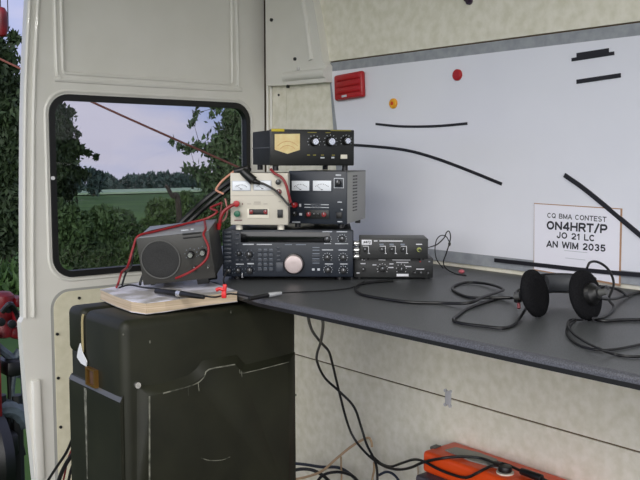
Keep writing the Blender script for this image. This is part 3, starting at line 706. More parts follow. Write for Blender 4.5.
# raised front panel with a stepped top
OUTL = ((136, 500), (136, 385), (158, 384), (188, 374.5), (196, 368), (202, 360), (237, 354), (242, 360), (246, 364), (295, 352), (296, 500))
INNL = ((149.5, 500), (149.5, 396), (163, 393.5), (194, 384.5), (204, 377), (209, 369.5), (235, 364.5), (239.5, 369.5), (244, 373), (289, 362), (289, 500))
fb = bmesh.new()
A_ = [fb.verts.new(yp(x, y, cy0 + .001)) for x, y in OUTL]; B_ = [fb.verts.new(yp(x, y, cy0 - .016)) for x, y in INNL]
n_ = len(A_)
for i in range(n_): fb.faces.new((A_[i], A_[(i + 1) % n_], B_[(i + 1) % n_], B_[i]))
fb.faces.new(B_); fb.faces.new(A_[::-1])
bmesh.ops.bevel(fb, geom=[e for e in fb.edges if e.verts[0] in B_ and e.verts[1] in B_], offset=.003, segments=2, profile=.5, affect='EDGES')
fm_ = MB(); fm_.bm.free(); fm_.bm = fb
rel(fm_.obj('front_panel', m_olive, angle=50), cr)
# pale scuffs along the worn front edges
def scuff(px, r, Y=None):
    rel(MB().tube([yp(x, y, Y or cy0 - .0153) for x, y in px], r, 5, sub=3).obj('worn_edge', m_scuff), cr)
scuff(INNL[2:7], .0017); scuff(INNL[7:10], .0014)
scuff(INNL[1:2] + ((149.6, 420), (149.6, 450), (149.6, 482)), .0020)
scuff(((201, 458), (210, 460.5), (222, 460), (230, 457)), .0009, cy0 - .016)
scuff(((198, 383), (199, 391)), .0014); scuff(((241, 371), (242, 377)), .0014); scuff(((188, 387), (188.5, 396)), .0009)
scuff(((293.5, 380), (294, 420), (292, 440)), .0009, cy0)
for q in ((231, 312), (296, 395), (150, 342)):
    p = yp(*q, cy0); rel(MB().ell((p.x, cy0, p.z), .002, .0008, .004, 8).obj('paint_chip', m_scuff), cr)
p = xp(122.5, 328, cx0 + .01); rel(MB().ell((cx0 + .0075, cy0 + .0075, CZ - .03), .003, .003, .003, 8).obj('paint_chip', m_scuff), cr)
p = yp(137, 385, cy0); rel(MB().cyl((p.x, cy0 + .003, p.z), (p.x, cy0 - .006, p.z), .007, seg=12).obj('rivet', m_silver), cr)

# thick pad of paper: lies on the crate, its right edge raised against the worktop
pdm = tag(empty('paper_pad', (1.0, 1.85, CZ)), 'thick book with pale cover lying on the olive crate beside the worktop', 'book')
def pz(x): return CZ + .0025 + max(0, (x - .90)) * .03
pxy = []
for q in ((100, 289.3), (116, 296), (131, 301), (146, 303), (165, 300.8), (200, 295.5), (234, 291.5)):
    p = zp(*q, .735)
    for _ in range(6): p = zp(*q, pz(p.x) + .026)
    pxy.append((p.x, p.y))
def tedge(y): return 1.146 + .054 * (y - 1.615) / .305 - .003
pxy[-1] = (tedge(pxy[-1][1]), pxy[-1][1]); pxy += [(1.195, 1.915), (1.225, 1.985), (1.20, 2.05)]
def slab(za, zb2, m_, name, ins=0):
    cxm = sum(p[0] for p in pxy) / len(pxy); cym = sum(p[1] for p in pxy) / len(pxy)
    q = [(cxm + (p[0] - cxm) * (1 - ins), cym + (p[1] - cym) * (1 - ins)) for p in pxy]
    return rel(MB().prism(q, lambda p: (p[0], p[1], pz(p[0]) + za), lambda p: (p[0], p[1], pz(p[0]) + zb2)).obj(name, m_, smooth=False), pdm)
slab(0, .0015, m_cover, 'back_cover'); slab(.0015, .0245, m_page, 'pages', .006); slab(.0245, .026, m_cover, 'front_cover')

# speaker
sL = zp(143.5, 285.5, .7475)
SW, SH = .180, .118; kk = (sL - CAM).dot(Vector(-_b)) / F
sk = Dev('station_speaker', 'grey external speaker with round grille and small knobs, leaning beside the transceiver', 'speaker', (sL.x, sL.y, .7475), math.radians(-42), SW, SH, .15, (141.5, 237.5, 212.5, 285), rx=math.radians(7), ry=math.radians(-6.5))
MB().box(0, SW, .004, .15, 0, SH, .004).obj('case', m_spk, sk.r)
MB().box(.002, SW - .002, .006, .148, SH - .001, SH + .001, .0006).obj('case_top', m_spkt, sk.r)  # paler sheet over the case, carries the painted sky sheen
MB().box(0, SW, 0, .006, 0, SH, .002).obj('front_panel', m_spk, sk.r)
u, w = sk.f(162.3, 260.5); r = 18.7 * kk
T = Matrix.Translation((u, 0, w)) @ Matrix.Rotation(PI / 2, 4, 'X')
MB().lathe([(r * 1.06, -.001), (r * 1.06, .004), (r, .004), (r, -.0005)], 40, T).obj('grille_ring', m_mgrey, sk.r)
g = MB(); g.lathe([(r, 0), (r, .002), (r * .8, .0035), (r * .5, .0028), (r * .3, .0020), (r * .05, .0035)], 40, T); g.obj('grille', m_grille, sk.r)
for y0_, y1_ in ((237.2, 239), (241, 242.6)): sk.blk(187, y0_, 205, y1_, m_black, 'slot', -.0015)
sk.mark(186, 233.6, 193.5, 234.6); sk.mark(195.5, 233.4, 198.5, 234.4)
for x, y in ((192.2, 258.5), (204, 257.8)): sk.knob(x, y, 3.6, m_black, .014, m_silver); arc_marks(sk, x, y, 5.8, 7, True)
sk.knob(193.8, 273, 2.6, m_black, .008, name='switch'); u, w = sk.f(207.5, 272.5); MB().cyl((u, .001, w), (u, -.014, w), .0028, .0022, 10).obj('toggle_switch', m_silver, sk.r)
sk.done()
MB().cyl((.02, .015, .0005), (.02, .015, -.004), .006, seg=12).obj('foot', m_rubber, sk.r)
MB().box(SW - .05, SW - .02, .012, .03, -.016, .001, .003).obj('foot', m_rubber, sk.r)
MB().box(SW - .05, SW - .02, .125, .14, -.036, .001, .003).obj('foot', m_rubber, sk.r)
MB().box(.02, .04, .125, .14, -.022, .001, .003).obj('foot', m_rubber, sk.r)
MB().tube([(-.004, .025, .02), (-.012, .02, .004), (-.012, .015, -.001)], .0035, 8).obj('stand_leg', m_rubber, sk.r)

# ------------------------------------------------------------------ headphones on the worktop
hpL, hpR = zp(536, 317, ZT), zp(583, 320, ZT)
mid = (hpL + hpR) / 2
hd = tag(empty('headphones', (mid.x, mid.y, ZT)), 'black headphones with thick round foam pads lying on the worktop', 'headphones')
axis = (hpR - hpL); axis.z = 0; axis.normalize(); back = Vector((-axis.y, axis.x, 0))
if back.dot(Vector((1, 1, 0))) < 0: back = -back
def H(a, b, z): return mid + axis * a + back * b + Vector((0, 0, z)) - Vector((mid.x, mid.y, ZT))
kk = (mid - CAM).dot(Vector(-_b)) / F
sep = 24.5 * kk
for sgn, wpx, hpx, yaw in ((-1, 30, 49, 19), (1, 38, 51, 27)):
    R = hpx / 2 * kk
    # pad axis: turned part way towards the viewer
    ax = (axis * math.cos(math.radians(yaw)) - back * math.sin(math.radians(yaw)) * 1 + Vector((0, 0, .27))).normalized()
    q = Vector((0, 0, 1)).rotation_difference(ax).to_matrix().to_4x4()
    c = H(sgn * sep, 0, R * .965 + .001)
    th = .012
    pm_ = MB().lathe([(R * .45, -th), (R * .8, -th * .95), (R * .97, -th * .45), (R, 0), (R * .97, th * .45), (R * .8, th * .95), (R * .45, th * .85), (R * .15, th * .7)], 40, Matrix.Translation(c) @ q)
    pad = pm_.obj('ear_pad', m_foam, hd, angle=80)
    oax = ax if ax.dot(axis) * sgn > 0 else -ax
    oc = c + oax * .016
    q2 = Vector((0, 0, 1)).rotation_difference(oax).to_matrix().to_4x4()
    cup = MB().lathe([(R * .46, -.006), (R * .42, .003), (R * .30, .008), (R * .24, .014), (R * .12, .016)], 28, Matrix.Translation(oc) @ q2).obj('ear_cup', m_black, hd)
    MB().cyl(oc + oax * .012, oc + oax * .03, .008, .006, 14).obj('swivel', m_mgrey, cup)
    MB().tube([oc + oax * .022, oc + oax * .03 + back * .03 + Vector((0, 0, .004)), H(sgn * (sep + .022), .075, R + .004), H(sgn * (sep + .012), .12, R)], .0045, 8).obj('yoke', m_black, hd)
bz = .048
bp = []
for i in range(13):
    t = PI * i / 12; bp.append(H(-math.cos(t) * (sep + .013), .11 + math.sin(t) * .065, bz))
hbm = bmesh.new(); rows = []
for i, p in enumerate(bp):
    T_ = (bp[min(i + 1, 12)] - bp[max(i - 1, 0)]).normalized(); N_ = T_.cross(Vector((0, 0, 1)))
    hw = .022
    rows.append([hbm.verts.new(p + Vector((0, 0, s * hw)) + N_ * o_) for s, o_ in ((1, .002), (-1, .002), (-1, -.002), (1, -.002))])
for a, b in zip(rows, rows[1:]):
    for i in range(4): hbm.faces.new((a[i], a[(i + 1) % 4], b[(i + 1) % 4], b[i]))
hbm.faces.new(rows[0]); hbm.faces.new(rows[-1])
x_ = MB(); x_.bm.free(); x_.bm = hbm; x_.obj('headband', m_black, hd)
hp2 = MB(); hp2.tube([bp[i] + Vector((0, 0, 0)) - back * .008 for i in range(3, 10)], .017, 10, flat=1.1); hp2.obj('headband_cushion', mat('dark_grey_cushion', rgb(58, 60, 64), .6), hd)
u_ = MB().tube([H(-sep - .02, -.02, .028), H(-sep - .028, -.035, .014), H(-sep - .012, -.045, .018)], .006, 8); 
MB().box(-.008, .008, -.006, .006, -.012, .012, .003, M=Matrix.Translation(zp(518, 297, ZT + .03) - Vector((mid.x, mid.y, ZT)))).obj('cable_entry', m_black, hd)
rp_ = zp(519, 308.5, ZT + .012) - Vector((mid.x, mid.y, ZT)); MB().cyl(rp_, rp_ + Vector((.004, .004, .010)), .0035, seg=10).obj('red_mark', mat('dull_red_ring', rgb(118, 48, 54), .5), hd)

# ------------------------------------------------------------------ cables
def cable(name, pts, r, m_, label, cat='cable', sub=6, group=None):
    c = sum(pts, Vector()) / len(pts)
    root = empty(name, (c.x, c.y, min(p.z for p in pts)))
    tag(root, label, cat, group)
    off = root.location.copy()
    MB().tube([p - off for p in pts], r, 8, sub).obj('cord', m_, root)
    return root, off
def tpx(px, r=.0035, lift=None):
    P = []
    for i, q in enumerate(px):
        z = ZT + r + (q[2] if len(q) > 2 else 0); P.append(zp(q[0], q[1], z))
    return P
# long headphone lead: from the headphones, loop, along the table to behind the pad
hl = tpx(((517, 297, .02), (512, 298, .006), (497, 299), (470, 307.5), (458, 315), (453.5, 320), (463, 323.5), (482, 326), (502, 328), (513, 325), (519, 319, .003), (525, 310, .010), (529, 303, .02)))
cable('headphone_cable', hl, .0032, m_cable, 'black flex folded in a sharp bend left of the headphones')
ll = tpx(((510, 297.5, .007), (490, 298, .003), (468, 297), (453.5, 290.5), (455, 285.5), (468, 282.3, .001), (488, 284, .004), (503, 289, .008), (498, 292, .009), (482, 297.5, .011), (468, 303, .007), (440, 303), (410, 302.2), (385, 299), (362, 294.5), (355.5, 289), (360, 284.5), (372, 282.3), (384, 281.2), (393, 280.8)))
cable('headphone_cable', ll, .0034, m_cable, 'long black lead looping and running along the worktop to the small radio boxes')
l2 = tpx(((583, 320, .004), (570, 320), (567.5, 326), (567, 334), (574, 342), (586, 347.5), (600, 350), (620, 348.5), (655, 341)), .003)
cable('headphone_cable', l2, .0023, m_cable, 'thin black lead in a loose loop in front of the right ear pad')
l3 = tpx(((575, 319), (569, 324, .004), (572, 332, .004), (584, 341, .006), (600, 349, .009), (614, 354), (630, 356.5), (660, 356)), .003)
cable('headphone_cable', l3, .0023, m_cable, 'thin black lead lying nearest to the front edge of the worktop')
l4 = tpx(((592, 318.5), (605, 321), (620, 320), (660, 319.5)), .004)
cable('headphone_cable', l4, .0036, m_cable, 'thicker black lead running straight to the right from the right ear pad')
l5 = [xp(587, 268, 1.62), xp(590, 262.5, 1.64), xp(597, 261.8, 1.66), xp(606, 267, 1.68), xp(612, 276, 1.68), xp(613.5, 286, 1.66)] + tpx(((609, 299, .02), (613.5, 306, .006), (611, 312), (603, 317), (593, 318.5, .006)), .003)
cable('headphone_cable', l5, .0028, m_cable, 'thin black wire arching up behind the right ear pad in front of the notice')
l6 = tpx(((597, 298, .03), (612, 299, .016), (625, 296, .004), (640, 292), (660, 288)), .0035)
cable('headphone_cable', l6, .0035, m_cable, 'black lead running back from the right ear pad towards the whiteboard')
l7 = tpx(((600, 286, .03), (613, 288, .02), (622, 292, .012), (628, 296.5, .008)), .0035)
cable('headphone_cable', l7, .003, m_cable, 'short black lead joining behind the right ear pad')
# thin lead plugged into the upper small box
j = ub.r.matrix_world
bpy.context.view_layer.update(); j = ub.r.matrix_world
u, w = ub.f(418.5, 248.8); J0 = j @ Vector((u, -.004, w)); J1 = j @ Vector((u, -.02, w))
k1 = [J0, J1, xp(430, 247, 1.74), xp(437, 244.5, 1.77), xp(444, 238, 1.80), xp(446.5, 232.5, 1.81), xp(449, 231.3, 1.81), xp(450.5, 236, 1.81), xp(449.5, 243, 1.80), xp(446, 254, 1.80), xp(443.5, 262, 1.81)] + tpx(((446, 268.5, .01), (455, 273.5), (466, 275.5)), .002)
kc, ko = cable('patch_lead', k1, .0017, m_cable, 'thin black lead plugged into the upper small box and looping up beside it')
MB().cyl(J1 - ko, J1 + (J0 - J1) * .2 - ko, .0035, seg=10).obj('plug', m_black, kc)
pk = xp(449.5, 244, 1.80) - ko; MB().ell(pk, .004, .004, .006, 10).obj('strain_bead', m_black, kc)
rp2 = zp(461.5, 271.5, ZT + .006); MB().ell(rp2 - ko, .009, .009, .006, 12).obj('red_tab', mat('pink_red', rgb(186, 96, 106), .5), kc)
k2 = [xp(435, 262, 1.80)] + [xp(x, y, 1.80) for x, y in ((435, 250), (436.5, 240), (441, 235.5), (446, 236.5), (449.5, 242))]
k2 = tpx(((443, 268.2, .004),), .002) + [xp(437, 260, 1.79), xp(435, 250, 1.79), xp(436.5, 240, 1.79), xp(441, 235.5, 1.80), xp(446, 236.5, 1.80), xp(449.5, 242, 1.80)]
cable('patch_lead', k2, .0014, m_cable, 'thinner black wire looping at the right end of the small boxes')
# black inline plugs lying in front of the gear
m1 = [xp(118, 288.5, 0.99), ] 
pv = lambda x, y: zp(x, y, .7405)
micp = [pv(119, 288.5) + Vector((0, 0, .002)), pv(130, 286.5) + Vector((0, 0, .004)), pv(143, 289) + Vector((0, 0, .004)), pv(158, 291.5) + Vector((0, 0, .006)), zp(180, 293.5, .748), zp(204, 296, .749), zp(216, 297, .7475), zp(228, 294, .745), zp(238, 294.5, .744), zp(252, 297, .744)]
mc, mo_ = cable('microphone_lead', micp, .0022, m_cable, 'black lead with slim inline connector lying across the thick book')
MB().cyl(zp(156, 291, .747) - mo_, zp(179, 293.6, .7485) - mo_, .0065, .0075, 14, .001).obj('connector', m_black, mc)
MB().cyl(zp(177.5, 293.4, .7485) - mo_, zp(181.5, 294, .7485) - mo_, .0078, seg=14).obj('metal_ring', m_silver, mc)
MB().cyl(zp(181.5, 294, .7485) - mo_, zp(204, 297, .7485) - mo_, .0075, .005, 14, .001).obj('connector', m_black, mc)
n1 = [zp(243, 299.5, .745), zp(250, 298.6, .747), zp(262, 296.2, .748), zp(282, 293, .7475), zp(300, 292, .743), zp(330, 290.5, .743), zp(352, 287.5, .743), zp(364, 281.5, .743)]
nc, no_ = cable('audio_lead', n1, .0016, m_cable, 'thin black lead with silver tipped plug in front of the transceiver')
MB().cyl(zp(249, 298.8, .747) - no_, zp(268, 295.2, .7475) - no_, .0048, .0055, 12, .001).obj('plug_body', m_black, nc)
MB().cyl(zp(268, 295.2, .7475) - no_, zp(281, 293.2, .7475) - no_, .0055, .0045, 12, .001).obj('silver_sleeve', mat('grey_sleeve', rgb(176, 178, 180), .4), nc)
# red clip connector hanging in front of the transceiver
rcl = tag(empty('red_clip', zp(224, 298, .742)), 'small red clip connector standing on the thick book before the transceiver', 'clip')
o_ = rcl.location.copy()
rb = MB(); A = zp(225.2, 298, .745) ; kk = (A - CAM).dot(Vector(-_b)) / F
up = Vector((0, 0, 1)); rt = Vector((.742, -.67, 0))
rb.box(-.0055, .0055, -.004, .004, 0, .016, .0018); rb.box(-.0045, .0045, -.0035, .0035, .015, .032, .0015, M=Matrix.Rotation(math.radians(4), 4, 'Y'))
m_redb = mat('bright_red_plastic', rgb(206, 30, 34), .4); ro = rb.obj('red_grip', m_redb, rcl); ro.rotation_euler = (0, 0, RZ)
r2 = MB().tube([Vector((0, 0, .019)), -rt * .01 + up * .021, -rt * .018 + up * .018], .0042, 8); r2.obj('red_lever', m_redb, rcl)
MB().tube([up * .032, up * .045, up * .06 + Vector((.03, .03, 0))], .0018, 6).obj('black_tail', m_cable, rcl)
bpy.context.view_layer.update()
# thick black coaxial leads from the top of the stack down behind the speaker
for dx, lab, gp in ((0, 'thick black antenna cable slanting down behind the speaker, nearer the door window', 0), (5, 'thick black antenna cable slanting down behind the speaker, nearer the power supply', 1)):
    P = [dp(246 + dx * .6, 169, 2.46), dp(238 + dx, 176 + dx * .3, 2.50), dp(222 + dx, 187 + dx * .6, 2.52), dp(205 + dx, 200 + dx * .6, 2.52), dp(190 + dx, 214 + dx * .5, 2.50), dp(179 + dx, 225 + dx * .5, 2.49), dp(170 + dx, 240 + dx, 2.48), dp(166 + dx, 262, 2.44), zp(168 + dx * 2, 268, ZT + .008)]
    cable('antenna_cable', P, .0075, m_cable, lab, 'cable', 6, None)
# hefty plug and lead lying over the beige supply
bpy.context.view_layer.update()
pm4 = ps.r.matrix_world
def pf(x, y, off=-.012):
    u, w = ps.f(x, y); return pm4 @ Vector((u, off, w))
pc = [dp(241, 150, 2.46), dp(242, 163, 2.40), pf(244, 169.5, -.004), pf(251, 174), pf(258, 180), pf(267, 183.5), pf(277, 189, -.018), pf(284, 196, -.022), pf(291, 204, -.026), pf(295, 206, -.026)]
pcab, po = cable('power_lead', pc[2:], .003, m_cable, 'black lead with a bulky plug draped across the beige power supply')
MB().cyl(pf(243, 169, -.010) - po, pf(255.5, 180, -.014) - po, .010, .0125, 14, .003).obj('plug', m_black, pcab)
MB().cyl(pf(255, 179.6, -.014) - po, pf(262, 182, -.013) - po, .008, .0045, 12, .001).obj('strain_relief', m_black, pcab)
MB().cyl(pf(234, 170.5, .012) - po, pf(249, 166.5, .012) - po, .009, .008, 12, .002).obj('coupler', m_black, pcab)
# binding posts of the beige supply and red wires
post = MB(); o1 = pf(238, 203.3, .001); o2 = pf(239, 203, -.016)
def prong(x, y, m_, nm, lab=None):
    a, b = pf(x, y, .001), pf(x, y, -.018)
    inv = pm4.inverted(); MB().cyl(inv @ a, inv @ b, .0072, .0085, 14, .002).obj(nm, m_, ps.r)
prong(237.3, 203.5, m_red, 'binding_post'); prong(238, 214, m_green, 'binding_post')
rw = [pf(236, 203.8, -.014), pf(230.5, 206.5, -.018), pf(225, 211, -.02), pf(222, 216, -.02), pf(220.5, 222, -.018), pf(219, 228, -.014)]
r1, ro1 = cable('red_lead', rw, .0045, m_redc, 'short thick red lead from red binding post to red plug left of beige supply')
MB().cyl(pf(219.6, 224, -.016) - ro1, pf(218.9, 230.5, -.016) - ro1, .0065, .004, 12).obj('red_plug', m_red, r1)
ow = [pf(237.5, 167, .02), pf(230, 173, .01), pf(222, 180, .0), pf(216, 188, .0), pf(217, 190.5, .0), pf(223.5, 193.5, .0)]
cable('orange_wire', ow, .0028, m_skin_or, 'pale orange and white wire bowing out left of the beige power supply')
og = [pf(224, 199, .02), pf(226, 206, .01), pf(227, 214, .0), pf(224.5, 220, -.004), pf(220.5, 223.5, -.006)]
cable('twisted_wire', og, .0022, mat('pinkish_wire', rgb(170, 110, 104), .5), 'thin pinkish wire loop between the speaker and the beige supply')
og2 = [pf(221, 203, .012), pf(220, 212, .006), pf(219, 221, -.002), pf(218.5, 226, -.008)]
cable('twisted_wire', og2, .002, mat('dark_brown_wire', rgb(110, 54, 50), .5), 'thin brown wire hanging beside the short thick red lead')
bpy.context.view_layer.update()
sm = sk.r.matrix_world
def sf(x, y, off=-.01):
    u, w = sk.f(x, y); return sm @ Vector((u, off, w))
# pair of red wires: over the speaker top and down to the book
def st(u, v, h=.004): return sm @ Vector((u * SW, v, SH + h))
rr1 = [pf(221, 203, .014), pf(208, 209, .03), st(1.02, .135, .022), st(.86, .125, .009), st(.62, .105, .006), st(.40, .075, .005), st(.18, .04, .005), st(.02, .012, .004), sm @ Vector((-.012, .004, SH * .80)), sm @ Vector((-.030, -.004, SH * .45)), zp(122, 272, .775), zp(118, 284, .745), zp(116.5, 287, .7425)]
cable('red_lead', rr1, .0030, m_redc, 'long red lead running over the speaker top and down its left side')
rr2 = [st(.70, .12, .004), st(.5, .105, .004), st(.28, .075, .004), st(.08, .035, .004), sm @ Vector((-.010, .02, SH * .85)), sm @ Vector((-.024, .012, SH * .45)), zp(126, 273, .765), zp(122, 285, .7425)]
cable('black_lead', rr2, .0026, m_cable, 'black wire running beside the long red lead down the left of the speaker')
rr3 = [st(.84, .118, .005), st(.90, .06, .004), st(.95, .01, .003), sf(208, 240, -.014), sf(211.5, 252, -.022), sf(208, 263, -.028), sf(195, 272, -.026), sf(182, 277.5, -.02), sf(175, 280, -.012)]
cable('red_lead', rr3, .0030, m_redc, 'red lead curling down over the knobs on the front of the speaker')
rr4 = [pf(272.5, 167.5, -.004), pf(277, 172, -.012), pf(284, 176, -.016), pf(288.5, 183, -.02), pf(291.5, 194, -.02), pf(293.5, 202, -.018)]
cable('red_lead', rr4, .0036, m_redc, 'red lead dropping between the two power supplies to the dark one')

# ------------------------------------------------------------------ under the worktop
def wx(px, X): return [xp(x, y, X) for x, y in px]
def w3(L): return [xp(x, y, X) for x, y, X in L]
OZ = .212
def bx(x, y, h=.006):                 # a point lying on the orange unit's lid, or hanging just before its front
    p = zp(x, y, OZ + h)
    return p if p.x > 1.79 else xp(x, y, 1.788)
cA = w3([(307, 309, 1.26), (308.5, 318, 1.36), (310, 325, 1.46), (313.5, 333, 1.56), (321, 342.5, 1.66), (328.5, 351, 1.72), (332, 362, 1.76), (337.5, 385, 1.82), (346.5, 420, 1.86), (354.5, 439, 1.88), (369, 456, 1.885), (384, 466, 1.86), (398, 469.5, 1.83), (411, 467.5, 1.80)]) + [bx(424, 462), bx(441, 458.5), bx(455, 457), bx(470, 457), bx(484, 459), bx(497, 464, .014)]
a_, ao = cable('power_cable', cA, .0042, m_cable, 'black cable from under the worktop ending in a round plug on the orange unit')
cB = w3([(319, 311, 1.26), (322, 319, 1.38), (323, 326, 1.48), (321, 341, 1.62), (317, 354, 1.70), (317.5, 363, 1.74), (325, 378, 1.79), (340, 392, 1.83), (354, 407, 1.86), (361.5, 428, 1.88), (366.5, 444, 1.88), (373.5, 458, 1.87), (377, 470, 1.86), (377.5, 492, 1.85)])
cable('power_cable', cB, .0042, m_cable, 'black cable swinging under the worktop and dropping straight to the floor')
cD = w3([(371, 455, 1.88), (381, 463.5, 1.87), (391, 466.5, 1.86), (402, 463, 1.83), (414, 459.5, 1.80)]) + [xp(424, 461.5, 1.784), xp(437, 468.5, 1.784), xp(452, 474.5, 1.784), xp(466, 477.5, 1.784), bx(478, 472.5), bx(490, 466.5), bx(499, 465, .012)]
cable('power_cable', cD, .004, m_cable, 'black cable sagging across the front of the orange unit')

# orange unit against the wall
ou = tag(empty('orange_charger', (1.86, 1.55, 0)), 'orange and grey boxy unit on the floor against the wall under the worktop', 'charger')
OZ = .212
ob_ = MB(); ob_.box(1.795, 1.934, 1.20, 1.705, .148, OZ, .012, 3); rel(ob_.obj('orange_lid', m_orange), ou)
rel(MB().box(1.760, 1.934, 1.19, 1.70, FZ + .001, .150, .010).obj('dark_base', mat('dark_purple_grey', rgb(70, 66, 74), .5), ), ou)
gp = [zp(445, 449.5, OZ + .004), zp(456, 447, OZ + .004), zp(478, 452, OZ + .004), zp(497, 459, OZ + .004), zp(500, 468, OZ + .004), zp(470, 460, OZ + .004)]
gp = [Vector((min(p.x, 1.932), p.y, p.z)) for p in gp]
rel(MB().prism(gp, lambda p: (p.x, p.y, OZ - .004), lambda p: (p.x, p.y, OZ + .004)).obj('grey_top_panel', mat('grey_plastic', rgb(140, 140, 132), .5), smooth=False), ou)
gp = [zp(430, 447.5, OZ), zp(436, 445.2, OZ), zp(441, 446.5, OZ), zp(435, 449, OZ)]
gp = [Vector((min(p.x, 1.932), p.y, p.z)) for p in gp]
rel(MB().prism(gp, lambda p: (p.x, p.y, OZ - .004), lambda p: (p.x, p.y, OZ + .003)).obj('grey_corner_cap', m_mgrey, smooth=False), ou)
pc_ = zp(505, 473, OZ)
rel(MB().cyl((pc_.x, pc_.y, OZ - .002), (pc_.x, pc_.y, OZ + .004), .024, seg=24).obj('socket_ring', m_cream), ou)
po_ = Vector((pc_.x, pc_.y, OZ + .0045))
MB().cyl(po_ - ao, po_ + Vector((0, 0, .016)) - ao, .019, .018, 18, .003).obj('round_plug', m_black, a_)
MB().cyl(po_ + Vector((0, .012, .013)) - ao, bx(495, 463, .014) - ao, .009, .006, 12).obj('plug_neck', m_black, a_)
cE = [bx(497, 462, .012), bx(508, 465, .012), bx(519, 470, .012), bx(530, 474, .012), bx(543, 479, .012), bx(560, 488, .012)]
e_, eo = cable('extension_lead', cE, .004, m_cable, 'black lead with thick coupler at the right end of the orange unit')
MB().cyl(bx(521, 471, .012) - eo, bx(542, 478.5, .012) - eo, .0095, .0105, 14, .003).obj('coupler', m_black, e_)
# buff coloured cables
cable('buff_cable', w3([(290, 480, 1.78), (306, 477, 1.80), (322, 471, 1.82), (336, 459, 1.85), (352, 446, 1.88), (367, 438, 1.895), (371, 441, 1.895), (372, 447, 1.895)]), .0042, m_buff, 'buff cable rising from the floor to the wall behind the black cables')
cable('buff_cable', w3([(341, 457, 1.87), (341, 465, 1.88), (341.5, 475, 1.88), (341, 500, 1.87)]), .003, m_buff, 'short upright buff cable left of the black cables at the wall foot')
cable('buff_cable', w3([(374, 462, 1.895), (374, 470, 1.895), (372.5, 478, 1.895), (371, 492, 1.89)]), .0036, m_buff, 'short buff cable half hidden behind the dropping black cable')
cable('buff_cable', w3([(418, 466, 1.92), (418, 474, 1.92), (418.5, 490, 1.92)]), .0018, m_buff, 'thin tan wire standing left of the orange unit')
cable('floor_cable', w3([(290, 463, 1.84), (305, 464.5, 1.86), (322, 467, 1.88), (338, 467.5, 1.89), (350, 474, 1.89), (360, 484, 1.88)]), .0055, m_bluec, 'dark blue cable lying uppermost in the tangle right of the crate')
cable('floor_cable', w3([(290, 471, 1.80), (303, 469, 1.82), (315, 471, 1.84), (326, 478, 1.84), (334, 488, 1.83)]), .006, m_cable, 'thick black cable arching in the tangle right of the crate')
cable('floor_cable', w3([(312, 490, 1.80), (322, 476, 1.82), (336, 472, 1.84), (348, 474, 1.85), (356, 479, 1.85), (362, 490, 1.84)]), .005, m_cable, 'black cable looping low between the crate and the dropping cables')
cable('floor_cable', w3([(377, 476, 1.88), (386, 472, 1.89), (393, 474, 1.89), (399, 481, 1.89), (402, 490, 1.88)]), .0042, m_bluec, 'dark cable curving to the floor right of the dropping black cable')
# wires hanging between crate and door
def y3(L): return [yp(x, y, Y) for x, y, Y in L]
cable('door_cable', y3([(78, 420, 2.20), (73, 437, 2.24), (66, 453, 2.30), (56, 468, 2.38), (46, 484, 2.46), (38, 500, 2.5)]), .004, m_cable, 'outer black cable hanging behind the left side of the crate')
cable('door_cable', y3([(78, 438, 2.2), (73, 447, 2.24), (68, 459, 2.30), (65, 473, 2.36), (61, 492, 2.42)]), .0028, m_redc, 'dark red wire among the black cables left of the crate')
cable('door_cable', y3([(79, 444, 2.2), (74, 452, 2.23), (66, 464, 2.28), (60, 477, 2.34), (55, 495, 2.42)]), .006, m_cable, 'thick black cable in the bundle left of the crate')
cable('door_cable', y3([(79, 452, 2.2), (74, 462, 2.23), (70, 474, 2.26), (66, 495, 2.32)]), .004, m_cable, 'innermost black cable of the bundle left of the crate')

# ------------------------------------------------------------------ outside
GZ, SL = CAM.z - 1.75, .034
def gz(y): return GZ - max(0, y) * SL
def slope_plate(name, x0, x1, y0, y1, m_, dz=0):
    b = MB(); b.prism([(x0, y0), (x1, y0), (x1, y1), (x0, y1)], lambda p: (p[0], p[1], gz(p[1]) + dz - .4), lambda p: (p[0], p[1], gz(p[1]) + dz)); return b.obj(name, m_, smooth=False)
struct(slope_plate('ground', -260, 420, -30, 520, m_field), 'green field falling away behind the van', 'field')
struct(slope_plate('pale_field_strip', -260, 420, 190, 330, m_pale, .05), 'pale band of crop at the far side of the field', 'field')

def leaves(blobs, n, size, seed, shell=.55, aspect=1.9, fuzz=0):
    R = random.Random(seed); b = bmesh.new()
    tot = sum(r[0] * r[1] * r[2] for _, r in blobs) ** 1
    wts = [(r[0] * r[1] * r[2]) ** .67 for _, r in blobs]
    for _ in range(n):
        c, r = R.choices(blobs, wts)[0]
        d = Vector((R.gauss(0, 1), R.gauss(0, 1), R.gauss(0, 1))).normalized() * (shell + (1 - shell) * R.random() ** .7)
        if fuzz: d = Vector((R.gauss(0, fuzz), R.gauss(0, fuzz), R.gauss(0, fuzz)))
        p = Vector((c[0] + d.x * r[0], c[1] + d.y * r[1], c[2] + d.z * r[2]))
        q = Euler((R.uniform(0, 6.3), R.uniform(0, 6.3), R.uniform(0, 6.3))).to_matrix(); s_ = size * R.uniform(.6, 1.3)
        P = [q @ Vector(v) * s_ for v in ((-.5 * aspect, 0, 0), (0, -.42, .08), (.5 * aspect, 0, .0), (0, .42, .08))]
        b.faces.new([b.verts.new(p + v) for v in P])
    x = MB(); x.bm.free(); x.bm = b
    return x
def leafobj(name, x, m_, parent):
    me = bpy.data.meshes.new(name); x.bm.to_mesh(me); x.bm.free(); me.materials.append(m_)
    o = bpy.data.objects.new(name, me); COL.objects.link(o); o.parent = parent; return o
